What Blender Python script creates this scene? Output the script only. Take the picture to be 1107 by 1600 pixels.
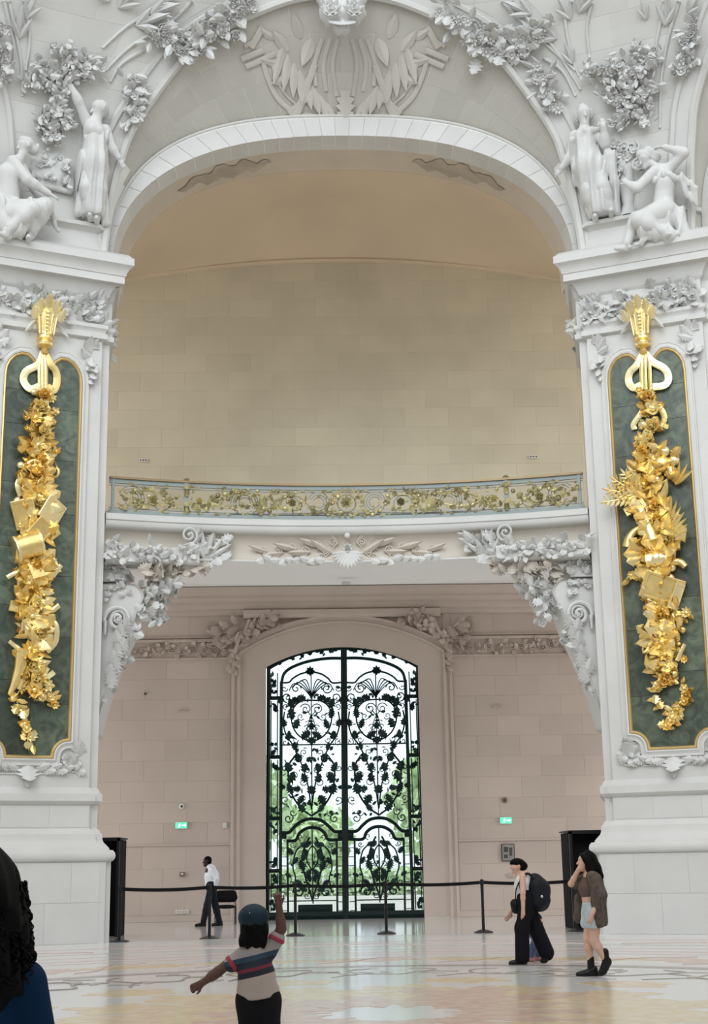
import bpy, math, random
import numpy as np
from mathutils import Vector, Matrix
from mathutils.bvhtree import BVHTree

for o in list(bpy.data.objects):
    bpy.data.objects.remove(o)
SC = bpy.context.scene
COL = SC.collection
R = math.radians
rnd = random.Random(7)

# ------------------------------------------------------------------ camera
IMW, IMH, FPX = 1107, 1600, 2210.0
PITCH, ROLL, YAW = math.atan(557 / 2210.0), R(0.92), R(1.5)
CAM = np.array([-0.63, 0.0, 1.32])
fw = np.array([math.sin(YAW) * math.cos(PITCH), math.cos(YAW) * math.cos(PITCH), math.sin(PITCH)])
_r0 = np.array([math.cos(YAW), -math.sin(YAW), 0.0])
_u0 = np.cross(_r0, fw)
rt = math.cos(ROLL) * _r0 - math.sin(ROLL) * _u0
up = math.sin(ROLL) * _r0 + math.cos(ROLL) * _u0
cd = bpy.data.cameras.new('camera')
cd.sensor_fit = 'VERTICAL'
cd.sensor_height = 36.0
cd.lens = FPX / IMH * 36.0
cd.clip_end = 500
cam = bpy.data.objects.new('camera', cd)
COL.objects.link(cam)
cam.matrix_world = Matrix(((rt[0], up[0], -fw[0], CAM[0]), (rt[1], up[1], -fw[1], CAM[1]),
                           (rt[2], up[2], -fw[2], CAM[2]), (0, 0, 0, 1)))
SC.camera = cam

# ------------------------------------------------------------------ world and exposure
W = bpy.data.worlds.new('World')
SC.world = W
W.use_nodes = True
nt = W.node_tree
nt.nodes.clear()
wo = nt.nodes.new('ShaderNodeOutputWorld')
bg = nt.nodes.new('ShaderNodeBackground')
tc = nt.nodes.new('ShaderNodeTexCoord')
sx_ = nt.nodes.new('ShaderNodeSeparateXYZ')
rp = nt.nodes.new('ShaderNodeValToRGB')
rp.color_ramp.elements[0].position = 0.0
rp.color_ramp.elements[0].color = (0.45, 0.44, 0.42, 1)
rp.color_ramp.elements[1].position = 1.0
rp.color_ramp.elements[1].color = (1.0, 1.0, 1.0, 1)
for pos, c in ((0.495, (0.52, 0.51, 0.50, 1)), (0.505, (0.82, 0.91, 1.0, 1)), (0.75, (0.93, 0.97, 1.0, 1))):
    e = rp.color_ramp.elements.new(pos)
    e.color = c
mp = nt.nodes.new('ShaderNodeMath')
mp.operation = 'MULTIPLY_ADD'
mp.inputs[1].default_value = 0.5
mp.inputs[2].default_value = 0.5
nt.links.new(tc.outputs['Generated'], sx_.inputs[0])
nt.links.new(sx_.outputs['Z'], mp.inputs[0])
nt.links.new(mp.outputs[0], rp.inputs[0])
nt.links.new(rp.outputs[0], bg.inputs[0])
bg.inputs[1].default_value = 1.55
nt.links.new(bg.outputs[0], wo.inputs[0])
# daylight from the high windows of the hall, behind the viewer
sd = bpy.data.lights.new('dome_daylight', 'SUN')
sd.energy = 1.3
sd.angle = R(40)
sd.color = (.93, .98, 1.0)
so = bpy.data.objects.new('dome_daylight', sd)
COL.objects.link(so)
_d = Vector((0.18, 1.0, -0.52)).normalized()
so.rotation_euler = _d.to_track_quat('-Z', 'Y').to_euler()
so.location = (-6, -20, 30)
# added unseen area lights that brighten the gallery and vestibule from both ends
for sgn in (-1, 1):
    for nm_, z_, hh, pw, cc in (('gallery_fill_light', 14.5, 8.5, 245, (1.0, .92, .78)), ('vestibule_fill_light', 2.1, 4.0, 270, (1.0, .97, .94))):
        ad = bpy.data.lights.new(nm_, 'AREA'); ad.shape = 'RECTANGLE'; ad.size = hh; ad.size_y = 7.6; ad.energy = pw; ad.color = cc
        ao = bpy.data.objects.new(nm_, ad); COL.objects.link(ao); ao.location = (sgn * 12.2, 35.3, z_)
        ao.rotation_euler = (0, R(90) * sgn, 0)
SC.view_settings.view_transform = 'Standard'
SC.view_settings.look = 'None'
SC.view_settings.exposure = 0.0
SC.view_settings.gamma = 1.0
SC.view_settings.use_curve_mapping = False

# ------------------------------------------------------------------ projection helpers (pixel -> point at a known depth)
def ray(px, py):
    return fw + rt * ((px - IMW / 2) / FPX) + up * ((IMH / 2 - py) / FPX)
def aty(px, py, y):
    d = ray(px, py)
    return CAM + (y - CAM[1]) / d[1] * d
def atz(px, py, z):
    d = ray(px, py)
    return CAM + (z - CAM[2]) / d[2] * d
def hit(bvh, px, py):
    d = Vector(ray(px, py)).normalized()
    h = bvh.ray_cast(Vector(CAM), d)
    return (np.array(h[0]), np.array(h[1])) if h[0] is not None else (None, None)

# ------------------------------------------------------------------ object helpers
def V(*a):
    return np.array(a, float)
def tag(o, label=None, cat=None, group=None, kind=None):
    if label: o['label'] = label
    if cat: o['category'] = cat
    if group: o['group'] = group
    if kind: o['kind'] = kind
    return o
def wloc(o):
    v = np.zeros(3)
    while o is not None:
        v += np.array(o.location)
        o = o.parent
    return v
def thing(name, label, cat, loc=(0, 0, 0), group=None, kind=None):
    o = bpy.data.objects.new(name, None)
    o.empty_display_size = 0.1
    COL.objects.link(o)
    o.location = [float(c) for c in loc]
    return tag(o, label, cat, group, kind)
def inst(name, mesh, M, parent=None):
    o = bpy.data.objects.new(name, mesh)
    COL.objects.link(o)
    if parent is not None:
        o.parent = parent
        M = Matrix.Translation(-Vector(wloc(parent))) @ M
    o.matrix_basis = M
    return o

class MB:
    def __init__(self):
        self.v = []; self.f = []; self.n = 0
    def add(self, vs, fs):
        vs = np.asarray(vs, float).reshape(-1, 3)
        self.v.append(vs)
        n = self.n
        self.f.extend([tuple(i + n for i in f) for f in fs])
        self.n += len(vs)
        return self
    def box(self, c, s, rot=None):
        c = np.asarray(c, float); h = np.asarray(s, float) / 2
        P = np.array([[x, y, z] for x in (-1, 1) for y in (-1, 1) for z in (-1, 1)], float) * h
        if rot is not None: P = P @ np.asarray(rot).T
        return self.add(P + c, [(0, 1, 3, 2), (4, 6, 7, 5), (0, 4, 5, 1), (2, 3, 7, 6), (0, 2, 6, 4), (1, 5, 7, 3)])
    def loft(self, rows, cu=False, cv=False):
        rows = np.asarray(rows, float); a, b = rows.shape[:2]
        fs = []
        for i in range(a if cu else a - 1):
            for j in range(b if cv else b - 1):
                i2, j2 = (i + 1) % a, (j + 1) % b
                fs.append((i * b + j, i * b + j2, i2 * b + j2, i2 * b + j))
        return self.add(rows.reshape(-1, 3), fs)
    def tube(self, path, rad, n=6, up=None, flat=1.0, closed=False):
        P = np.asarray(path, float); m = len(P)
        rad = np.full(m, rad, float) if np.isscalar(rad) else np.asarray(rad, float)
        if closed: T = np.roll(P, -1, 0) - np.roll(P, 1, 0)
        else: T = np.gradient(P, axis=0)
        T /= np.linalg.norm(T, axis=1)[:, None] + 1e-12
        u = np.array(up if up is not None else (0, 0, 1.0), float)
        if up is None and abs(T[0] @ u) > .9: u = np.array((1.0, 0, 0))
        rows = []
        for i in range(m):
            u = u - T[i] * (u @ T[i]); u /= np.linalg.norm(u) + 1e-12
            w = np.cross(T[i], u)
            an = np.arange(n) * 2 * math.pi / n + math.pi / n
            rows.append(P[i] + rad[i] * (np.cos(an)[:, None] * w + np.sin(an)[:, None] * u * flat))
            if up is not None: u = np.array(up, float)
        self.loft(rows, cu=closed, cv=True)
        if not closed:
            b = self.n - m * n
            self.f.append(tuple(range(b, b + n))); e = b + (m - 1) * n
            self.f.append(tuple(range(e + n - 1, e - 1, -1)))
        return self
    def lathe(self, prof, c, n=16, axis=(0, 0, 1)):
        ax = np.array(axis, float); ax /= np.linalg.norm(ax)
        a = np.cross(ax, (0, 1, 0) if abs(ax[1]) < .9 else (1, 0, 0)); a /= np.linalg.norm(a); b = np.cross(ax, a)
        an = np.arange(n) * 2 * math.pi / n
        rows = [np.asarray(c) + ax * h + max(r, 1e-4) * (np.cos(an)[:, None] * a + np.sin(an)[:, None] * b) for r, h in prof]
        return self.loft(rows, cv=True)
    def build(self, name, mat, parent=None, smooth=False, mirror=False, **kw):
        vs = np.concatenate(self.v); fs = self.f
        if mirror:
            vs = vs * np.array((-1, 1, 1)); fs = [tuple(reversed(f)) for f in fs]
        loc = wloc(parent) if parent is not None else np.zeros(3)
        o = bpy.data.objects.new(name, to_mesh(name, vs - loc, fs, mat, smooth))
        COL.objects.link(o)
        if parent is not None: o.parent = parent
        return tag(o, **kw)
def to_mesh(name, vs, fs, mat, smooth=False):
    me = bpy.data.meshes.new(name)
    me.from_pydata(np.asarray(vs).tolist(), [], fs)
    me.validate(); me.update()
    if mat is not None: me.materials.append(mat)
    if smooth:
        me.polygons.foreach_set('use_smooth', [True] * len(me.polygons))
        if smooth != 'all':
            me.set_sharp_from_angle(angle=R(40))
    return me
def recalc(o):
    import bmesh
    bm = bmesh.new(); bm.from_mesh(o.data)
    bmesh.ops.recalc_face_normals(bm, faces=bm.faces); bm.to_mesh(o.data); bm.free()
    return o
def bvh_of(o):
    M = np.array(wloc(o))
    vs = [Vector(np.array(v.co) + M) for v in o.data.vertices]
    return BVHTree.FromPolygons(vs, [tuple(p.vertices) for p in o.data.polygons])
def frame_m(P, X, Y, Z, rot=0, tilt=0, s=1.0, sy=None, sz=None):
    B = Matrix(((X[0], Y[0], Z[0], P[0]), (X[1], Y[1], Z[1], P[1]), (X[2], Y[2], Z[2], P[2]), (0, 0, 0, 1)))
    return B @ Matrix.Rotation(R(rot), 4, 'Z') @ Matrix.Rotation(R(tilt), 4, 'X') @ Matrix.Diagonal((s, s if sy is None else sy, s if sz is None else sz, 1))
def basis_from_normal(n, upv=(0, 0, 1)):
    n = np.asarray(n, float) / np.linalg.norm(n)
    if n @ (CAM - V(0, 28, 10)) < 0: n = -n
    y = np.array(upv, float) - n * (np.array(upv) @ n); y /= np.linalg.norm(y)
    return np.cross(y, n), y, n
def spline(pts, n=8, closed=False):
    P = np.asarray(pts, float); m = len(P); out = []
    for i in range(m if closed else m - 1):
        p1, p2 = P[i], P[(i + 1) % m]
        p0 = P[i - 1] if (i > 0 or closed) else 2 * p1 - p2
        p3 = P[(i + 2) % m] if (i + 2 < m or closed) else 2 * p2 - p1
        for t in np.arange(n) / n:
            out.append(.5 * ((2 * p1) + (-p0 + p2) * t + (2 * p0 - 5 * p1 + 4 * p2 - p3) * t * t + (-p0 + 3 * p1 - 3 * p2 + p3) * t ** 3))
    if not closed: out.append(P[-1])
    return np.array(out)

# ------------------------------------------------------------------ materials
def mat(name, col, rough=.6, metal=0.0, var=0.0, nscale=3.0, namp=0.0, col2=None, bump=0.0, bscale=40.0, spec=.5, ndist=0.0, detail=4.0, ramp=(.35, .65), stretch=None):
    m = bpy.data.materials.new(name)
    m.use_nodes = True
    t = m.node_tree; b = t.nodes['Principled BSDF']
    b.inputs['Roughness'].default_value = rough
    b.inputs['Metallic'].default_value = metal
    b.inputs['Specular IOR Level'].default_value = spec
    b.inputs['Base Color'].default_value = (*col, 1)
    L = t.links.new
    src = None
    geo = t.nodes.new('ShaderNodeNewGeometry')
    vec = geo.outputs['Position']
    if stretch:
        mpn = t.nodes.new('ShaderNodeMapping'); mpn.inputs['Scale'].default_value = stretch
        L(vec, mpn.inputs[0]); vec = mpn.outputs[0]
    if namp > 0 or col2:
        n = t.nodes.new('ShaderNodeTexNoise')
        n.inputs['Scale'].default_value = nscale; n.inputs['Detail'].default_value = detail
        n.inputs['Distortion'].default_value = ndist
        L(vec, n.inputs['Vector'])
        r = t.nodes.new('ShaderNodeValToRGB')
        r.color_ramp.elements[0].position, r.color_ramp.elements[1].position = ramp
        c2 = col2 or tuple(c * (1 - namp) for c in col)
        r.color_ramp.elements[0].color = (*c2, 1); r.color_ramp.elements[1].color = (*col, 1)
        L(n.outputs['Fac'], r.inputs[0]); src = r.outputs[0]
    if var > 0:
        oi = t.nodes.new('ShaderNodeObjectInfo')
        mm = t.nodes.new('ShaderNodeMath'); mm.operation = 'MULTIPLY_ADD'
        mm.inputs[1].default_value = 2 * var; mm.inputs[2].default_value = 1 - var
        L(oi.outputs['Random'], mm.inputs[0])
        mx = t.nodes.new('ShaderNodeMix'); mx.data_type = 'RGBA'; mx.blend_type = 'MULTIPLY'
        mx.inputs[0].default_value = 1.0
        if src: L(src, mx.inputs[6])
        else: mx.inputs[6].default_value = (*col, 1)
        L(mm.outputs[0], mx.inputs[7]); src = mx.outputs[2]
    if src: L(src, b.inputs['Base Color'])
    if bump > 0:
        bn = t.nodes.new('ShaderNodeTexNoise'); bn.inputs['Scale'].default_value = bscale; bn.inputs['Detail'].default_value = 3
        L(geo.outputs['Position'], bn.inputs['Vector'])
        bp = t.nodes.new('ShaderNodeBump'); bp.inputs['Strength'].default_value = bump; bp.inputs['Distance'].default_value = .02
        L(bn.outputs['Fac'], bp.inputs['Height']); L(bp.outputs[0], b.inputs['Normal'])
    return m
M = {}
M['white'] = mat('white_stone', (.63, .625, .605), .65, nscale=1.2, namp=.06, bump=.15, bscale=14)
M['whiteb'] = mat('white_stone_block', (.63, .625, .605), .65, var=.03, nscale=1.5, namp=.05, bump=.12, bscale=14)
M['plaster'] = mat('carved_stone', (.66, .66, .645), .7, nscale=2.5, namp=.08, bump=.25, bscale=22)
M['dome'] = mat('pale_grey_stone_block', (.66, .655, .625), .75, var=.04, nscale=.9, namp=.08)
M['joint'] = mat('mortar', (.82, .81, .78), .85)
M['archs'] = mat('grey_beige_stone_block', (.56, .54, .485), .75, var=.05, nscale=.7, namp=.12)
M['warm'] = mat('tan_limestone_block', (.64, .60, .485), .8, var=.035, nscale=.5, namp=.10)
M['warmj'] = mat('tan_mortar', (.65, .61, .495), .85)
M['warmv'] = mat('tan_vault_plaster', (.68, .58, .455), .85, nscale=.35, namp=.16, col2=(.62, .53, .42))
M['pink'] = mat('rosy_limestone_block', (.55, .465, .41), .75, var=.05, nscale=.6, namp=.09)
M['pinkm'] = mat('rosy_limestone', (.55, .465, .41), .75, nscale=.8, namp=.08)
M['pinkj'] = mat('rosy_mortar', (.54, .455, .40), .85)
M['stain'] = mat('brown_damp_stain', (.47, .40, .33), .85, nscale=2, namp=.2)
M['gold'] = mat('gilding', (1.0, .76, .32), .34, 1.0, var=.10, nscale=4, namp=.18, bump=.25, bscale=18)
M['goldlight'] = mat('bright_gilding', (1.0, .86, .50), .36, 1.0, var=.06, nscale=5, namp=.10, bump=.2, bscale=18)
M['goldline'] = mat('gilt_bead', (.80, .58, .26), .42, .8)
M['green'] = mat('green_marble_slab', (.115, .145, .10), .28, var=.42, nscale=3.2, col2=(.045, .062, .045), ndist=1.6, detail=8, ramp=(.38, .70))
M['railgrey'] = mat('grey_blue_painted_iron', (.27, .315, .31), .5)
M['railgold'] = mat('gilded_bronze_leaf', (.50, .45, .24), .36, .6, var=.45)
M['railtop'] = mat('bronze_handrail', (.26, .19, .10), .4, .5)
M['iron'] = mat('dark_green_iron', (.006, .016, .015), .5, spec=.15)
M['ironleaf'] = mat('grey_green_iron_leaf', (.012, .030, .028), .55, var=.3, spec=.15)
M['black'] = mat('black_satin', (.008, .008, .010), .45, spec=.25)
M['blackm'] = mat('black_matt', (.006, .006, .007), .8, spec=.15)
# ================================================================== STRUCTURE
FA = R(24); ca, sa = math.cos(FA), math.sin(FA)
def fU(s): return V(s * ca, -sa, 0)
def fR(s): return V(ca, -s * sa, 0)              # image right along the pier face
def fN(s): return V(-s * sa, -ca, 0)             # out of the face, toward the hall
ZZ = V(0, 0, 1)
def fpt(s, u, z, o=0.0): return V(s * 5.05, 29.0, 0) + fU(s) * u + ZZ * z + fN(s) * o
def fpx(s, px, py, o=.16):
    d = ray(px, py); n = fN(s); p0 = fpt(s, 0, 0, o)
    return CAM + ((p0 - CAM) @ n) / (d @ n) * d
def mitre(path, closed=False, w=None):
    P = np.asarray(path, float); m = len(P)
    seg = (np.roll(P, -1, 0) - P); seg /= np.linalg.norm(seg, axis=1)[:, None] + 1e-12
    nr = np.stack([seg[:, 1], -seg[:, 0]], 1)
    out = []
    for i in range(m):
        a = nr[i - 1] if (closed or i > 0) else nr[0]
        b = nr[i] if (closed or i < m - 1) else nr[m - 2]
        wa = 1.0 if w is None else w[max(i - 1, 0)]
        wb_ = 1.0 if w is None else w[min(i, m - 2)]
        if abs(wa - wb_) > 1e-6: out.append(np.linalg.solve(np.array([a, b]), np.array([wa, wb_])))
        else: out.append(wa * (a + b) / max(1 + a @ b, .25))
    return np.array(out)
def sweep_plan(mb, path, prof, w=None):
    P = np.asarray(path, float); mt = mitre(P, False, w)
    rows = [np.concatenate([P + mt * o, np.full((len(P), 1), z)], 1) for o, z in prof]
    return mb.loft(rows)
def sweep_outline(mb, pts, prof, fn):
    P = np.asarray(pts, float); mt = mitre(P, True)
    rows = []
    for ins, o in prof:
        Q = P + mt * ins
        rows.append([fn(a, b, o) for a, b in Q])
    return mb.loft(rows, cv=True)

def unit_block():
    c = .012
    b = MB()
    rows = []
    # front face toward -y, chamfered rim
    for (e, y) in ((.5, .5), (.5, -.36), (.5 - c, -.5)):
        rows.append([(-e, y, -e), (e, y, -e), (e, y, e), (-e, y, e)])
    b.loft(rows, cv=True); b.f.append((8, 9, 10, 11))
    return b
_ub = unit_block()
UB = {}
def block(x0, x1, z0, z1, y, parent, m, gap=.008, th=.03, name='stone_block'):
    if m not in UB: UB[m] = to_mesh('stone_block', np.concatenate(_ub.v), _ub.f, M[m])
    T = Matrix.Translation((float(x0 + x1) / 2, float(y), float(z0 + z1) / 2)) @ Matrix.Diagonal((x1 - x0 - gap, th, z1 - z0 - gap, 1))
    return inst(name, UB[m], T, parent)
def patch_block(S, a0, a1, b0, b1, parent, m, na=3, nb=2, th=.02, gap=.012, name='stone_block', nrm=None):
    # S(a,b) -> point ; proud of the surface by th along nrm(p)
    la = np.linalg.norm(S(a1, (b0 + b1) / 2) - S(a0, (b0 + b1) / 2)) + 1e-6
    lb = np.linalg.norm(S((a0 + a1) / 2, b1) - S((a0 + a1) / 2, b0)) + 1e-6
    ga, gb = gap / la * (a1 - a0), gap / lb * (b1 - b0)
    if ga * 2 > abs(a1 - a0) or gb * 2 > abs(b1 - b0): return None
    A = np.linspace(a0 + ga / 2, a1 - ga / 2, na + 1); B = np.linspace(b0 + gb / 2, b1 - gb / 2, nb + 1)
    lo = np.array([[S(a, b) for b in B] for a in A])
    hi = np.array([[S(a, b) + nrm(S(a, b)) * th for b in B] for a in A])
    mb = MB(); mb.loft(hi)
    for e0, e1 in ((lo[0], hi[0]), (hi[-1], lo[-1]), (hi[:, 0], lo[:, 0]), (lo[:, -1], hi[:, -1])):
        mb.loft([e0, e1])
    return mb.build(name, M[m], parent)

# ---- floor
floor = thing('floor', 'pale polished marble floor with mosaic rings and leaf inlay', None, (0, 14, 0), kind='structure')
M['floor'] = mat('pale_polished_marble', (.72, .72, .71), .15, nscale=1.0, namp=.05, spec=.5)
M['floor2'] = mat('grey_polished_stone', (.60, .58, .56), .12, nscale=1.0, namp=.06, spec=.5)
mb = MB()
an = np.linspace(0, 2 * math.pi, 97)
for r0, r1 in ((0, 5), (5, 10), (10, 15.68)):
    mb.loft([[(r * math.sin(a), 14 + r * math.cos(a), 0) for a in an] for r in (max(r0, .01), r1)])
mb.build('marble_slab', M['floor'], floor)
mb = MB()
rows = [[(r * math.sin(a), 14 + r * math.cos(a), -.003) for a in np.linspace(R(-75), R(75), 41)] for r in (15.69, 27.5)]
mb.loft(rows); mb.box((0, 36, -.06), (25, 10, .1))
mb.build('vestibule_slab', M['floor2'], floor)
mb = MB()
mb.loft([[(r * math.sin(a), 14 + r * math.cos(a), .002) for a in np.linspace(R(-22), R(22), 41)] for r in (15.55, 15.72)])
M['thr'] = mat('white_marble_band', (.72, .71, .70), .2)
mb.build('threshold_band', M['thr'], floor)

# ---- piers (wall_left, wall_right)
PLINTH = [(.30, 0), (.30, 1.53)]
BASEM = [(.30, 1.53), (.33, 1.535), (.37, 1.58), (.385, 1.64), (.37, 1.70), (.33, 1.745), (.27, 1.75), (.255, 1.79), (.2, 1.85), (.15, 1.9), (.13, 1.95), (.12, 2.06), (.09, 2.08), (.06, 2.14), (.02, 2.17)]
DIE = [(.02, 2.17), (.02, 2.62)]
DADO = [(.02, 2.62), (.06, 2.64), (.08, 2.68), (.105, 2.70), (.105, 2.84), (.07, 2.86), (.03, 2.93), (.0, 2.97)]
SHAFT = [(0, 2.97), (0, 12.40)]
ASTR = [(0, 12.40), (.04, 12.42), (.09, 12.45), (.09, 12.56), (.05, 12.58), (.06, 12.64), (.10, 12.68), (.10, 12.76), (.03, 12.80)]
CAPZ = [(.03, 12.80), (.03, 13.34)]
CORN = [(.03, 13.34), (.06, 13.38), (.10, 13.42), (.12, 13.50), (.18, 13.60), (.22, 13.66), (.36, 13.67), (.36, 13.83), (.38, 13.84), (.40, 13.92), (.46, 14.02), (.52, 14.06), (.52, 14.22), (.48, 14.25), (.42, 14.33), (.30, 14.36), (-.9, 14.40)]
def pier_path(s, right=True):
    q = lambda u, o: fpt(1, u, 0, o)[:2]
    oe = fpt(1, 2.95, 0, 0)[:2] - fN(1)[:2] * 1.7
    return [V(5.46, 30.7), q(.075, 0), q(.27, 0), q(.27, .12), q(2.75, .12), q(2.75, 0), q(2.945, 0), oe]
PIER = {}
for s, nm, ww in ((-1, 'wall_left', 'left'), (1, 'wall_right', 'right')):
    root = thing(nm, 'tall white stone pier with green marble panel, %s of the great arch' % ww, None, fpt(s, 1.51, 0, 0), kind='structure')
    PIER[s] = root
    path = pier_path(s)
    for part, prof, sm in (('plinth', PLINTH, False), ('base_moulding', BASEM, True), ('die', DIE, False), ('dado_moulding', DADO, True), ('shaft', SHAFT, False), ('astragal', ASTR, True), ('capital_block', CAPZ, False), ('cornice', CORN, True)):
        mb = MB(); sweep_plan(mb, path, prof, [.5, 1, 1, 1, 1, 1, .5] if part == 'cornice' else None)
        mb.build(part, M['white'], root, smooth=sm, mirror=(s < 0))
    # plinth and die blocks
    Rv, Nv = fR(s), fN(s)
    def fblock(u0, u1, z0, z1, o, th=.008, gap=.006, m='whiteb', name='stone_block', root=root, s=s):
        if m not in UB: UB[m] = to_mesh('stone_block', np.concatenate(_ub.v), _ub.f, M[m])
        P = fpt(s, (u0 + u1) / 2, (z0 + z1) / 2, o)
        Rv, Nv = fR(s), fN(s)
        T = frame_m(P, Rv, -Nv, ZZ) @ Matrix.Diagonal((u1 - u0 - gap, th, z1 - z0 - gap, 1))
        return inst(name, UB[m], T, root)
    for k, (z0, z1, cuts) in enumerate(((.0, .76, (.09, 1.15, 2.1, 2.92)), (.76, 1.52, (.09, .65, 1.7, 2.92)))):
        for a, b in zip(cuts[:-1], cuts[1:]): fblock(a, b, z0, z1, .12 + .304)
    for a, b in zip((.27, 1.05, 2.0, 2.75), (1.05, 2.0, 2.75)): fblock(a, b, 2.19, 2.60, .12 + .024)
    # green marble panel
    def fo(a, z, o, s=s): return fpt(s, 1.51, 0, 0) + fR(s) * a + ZZ * z + fN(s) * o
    half = [(0, 3.57), (.44, 3.57)] + [(.775 - .335 * math.sin(t), 3.57 + .345 * math.cos(t)) for t in np.linspace(R(78), 0, 7)]
    half += [(.775, 11.35), (.755, 11.55), (.70, 11.68), (.60, 11.80), (.48, 11.86), (.36, 11.86), (.26, 11.78), (.18, 11.66), (.10, 11.60), (0, 11.585)]
    out = half + [(-a, z) for a, z in reversed(half[1:-1])]
    # outline runs counter-clockwise: right-hand normal points outward
    mb = MB(); sweep_outline(mb, out, [(-.012, .15), (0, .185), (.02, .20), (.045, .185), (.055, .15)], fo)
    mb.build('gilt_bead', M['goldline'], root, smooth=True)
    mb = MB(); sweep_outline(mb, out, [(.05, .12), (.055, .195), (.085, .205), (.11, .175), (.15, .165), (.165, .18), (.19, .18), (.20, .12)], fo)
    mb.build('panel_moulding', M['white'], root, smooth=True)
    for sd in (1, -1):
        zs = (3.57, 5.05, 6.55, 7.75, 9.1, 10.35, 11.1) if sd * s > 0 else (3.57, 4.6, 5.95, 7.2, 8.5, 9.65, 10.75)
        for k in range(len(zs)):
            z0 = zs[k] + .004; z1 = (zs[k + 1] if k + 1 < len(zs) else 99) - .004
            if k == 0: poly = [p for p in half if p[1] < 4.0] + [(.775, z1), (.004, z1)]; poly[0] = (.004, 3.57)
            elif k + 1 == len(zs): poly = [(.004, z0), (.775, z0)] + [p for p in half if p[1] > 11.3]; poly[-1] = (.004, 11.585)
            else: poly = [(.004, z0), (.775, z0), (.775, z1), (.004, z1)]
            poly = [(a * sd, z) for a, z in poly]
            n = len(poly); mb = MB()
            mb.add([fo(a, z, .150) for a, z in poly] + [fo(a, z, .125) for a, z in poly], [tuple(range(n))] + [(i, (i + 1) % n, (i + 1) % n + n, i + n) for i in range(n)])
            mb.build('marble_slab', M['green'], root)

# ---- dome, arches
def rdome(z): return 15.76 - .065 * max(z - 14.3, 0) ** 2
def dpt(th, z, o=0.0): return V((rdome(z) - o) * math.sin(th), 14 + (rdome(z) - o) * math.cos(th), z)
OTH = [(19.75, 14.3), (19.55, 15.08), (19.2, 16.0), (18.75, 16.6), (18.2, 17.15), (16.75, 17.85), (14.55, 18.66), (12.8, 19.08), (10.0, 19.5), (6, 19.9), (3, 20.06), (0, 20.11)]
_oz = [z for t, z in OTH]; _ot = [R(t) for t, z in OTH]
def th_o(z): return float(np.interp(z, _oz, _ot)) if z < 20.11 else 0.0
def curve_phi(pts):
    P = np.array(pts, float); ph = np.arctan2(P[:, -1] - 14.3, P[:, 0])
    i = np.argsort(ph); return ph[i], P[i]
_o3 = spline([dpt(R(t), z) for t, z in OTH], 6)
def superell(a, b, n, y):
    T = np.linspace(0, math.pi / 2, 60); return np.array([(a * math.cos(t) ** (2 / n), y, 14.3 + b * math.sin(t) ** (2 / n)) for t in T])
_l3 = superell(5.21, 3.71, 2.7, 29.25)
_i3 = superell(5.13, 3.19, 2.4, 29.1)
def curve_fn(C3):
    ph, P = curve_phi(C3)
    def f(phi):
        q = phi if phi <= math.pi / 2 else math.pi - phi
        p = np.array([np.interp(q, ph, P[:, k]) for k in range(3)])
        if phi > math.pi / 2: p[0] = -p[0]
        return p
    return f
CO, CL, CI = curve_fn(_o3), curve_fn(_l3), curve_fn(_i3)
PH = np.linspace(0, math.pi, 81)
arch = thing('wall_arch', 'curved grey stone wall above the opening of the great arch', None, (0, 29, 14.3), kind='structure')
def S1(a, b):   # a = phi , b = 0 (inner line) .. 1 (outer arch)
    w = b + .10 * math.sin(math.pi * b)
    return CL(a) * (1 - w) + CO(a) * w
mb = MB(); mb.loft([[S1(a, b) for b in np.linspace(0, 1, 9)] for a in PH])
s1o = mb.build('arch_soffit', M['joint'], arch, smooth='all')
BV_S1 = bvh_of(s1o)
def nS1(p):
    n = V(0, -.75, -.66) - .45 * V(p[0] / 5, 0, (p[2] - 14.3) / 5) * V(1, 0, .3); return n / np.linalg.norm(n)
rowsB = ((0.0, .30), (.30, .62), (.62, .95))
for k, (b0, b1) in enumerate(rowsB):
    n = 17
    for i in range(n):
        off = (.5 if k % 2 else 0)
        a0 = (i + off) / n; a1 = (i + 1 + off) / n
        f = lambda t: math.pi * (.12 + .76 * t)
        if a1 > 1.0: continue
        patch_block(S1, f(a0), f(a1), b0, b1, arch, 'archs', 3, 2, .007, .012, nrm=nS1)
# archivolt voussoirs (white band) with their depth
def soff(a, b): p = CI(a); return V(p[0], 29.1 + 1.5 * b, p[2])
nv = 33
for i in range(nv):
    a0, a1 = PH[0] + (i + .008) / nv * math.pi, PH[0] + (i + .992) / nv * math.pi
    mb = MB()
    A = np.linspace(a0, a1, 4)
    fr_i = [CI(a) for a in A]; fr_o = [V(CL(a)[0], 29.1, CL(a)[2]) for a in A]
    fr_o = [fi + (fo_ - fi) * .86 for fi, fo_ in zip(fr_i, fr_o)]
    bk_i = [V(p[0], 29.75, p[2]) for p in fr_i]; bk_o = [V(p[0], 29.3, p[2]) for p in fr_o]
    mb.loft([bk_o, fr_o, fr_i, bk_i])
    mb.build('voussoir', M['whiteb'], arch)
mb = MB(); mb.loft([[V(CI(a)[0] * 1.004, 29.13, CI(a)[2] + .01) for a in PH], [V(CL(a)[0], 29.13, CL(a)[2]) for a in PH], [V(CL(a)[0] * 1.01, 29.3, CL(a)[2] + .02) for a in PH]])
mb.build('archivolt_backing', M['joint'], arch)
mb = MB(); mb.tube([V(CL(a)[0], 29.14, CL(a)[2]) for a in PH], .045, 6)
mb.build('archivolt_bead', M['white'], arch, smooth='all')
mb = MB(); mb.loft([[V(CI(a)[0] * 1.002, y, CI(a)[2] + .004) for a in PH] for y in (29.7, 30.2, 30.75)])
M['soffit'] = mat('beige_soffit_stone', (.60, .52, .43), .8, nscale=.8, namp=.10)
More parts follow.
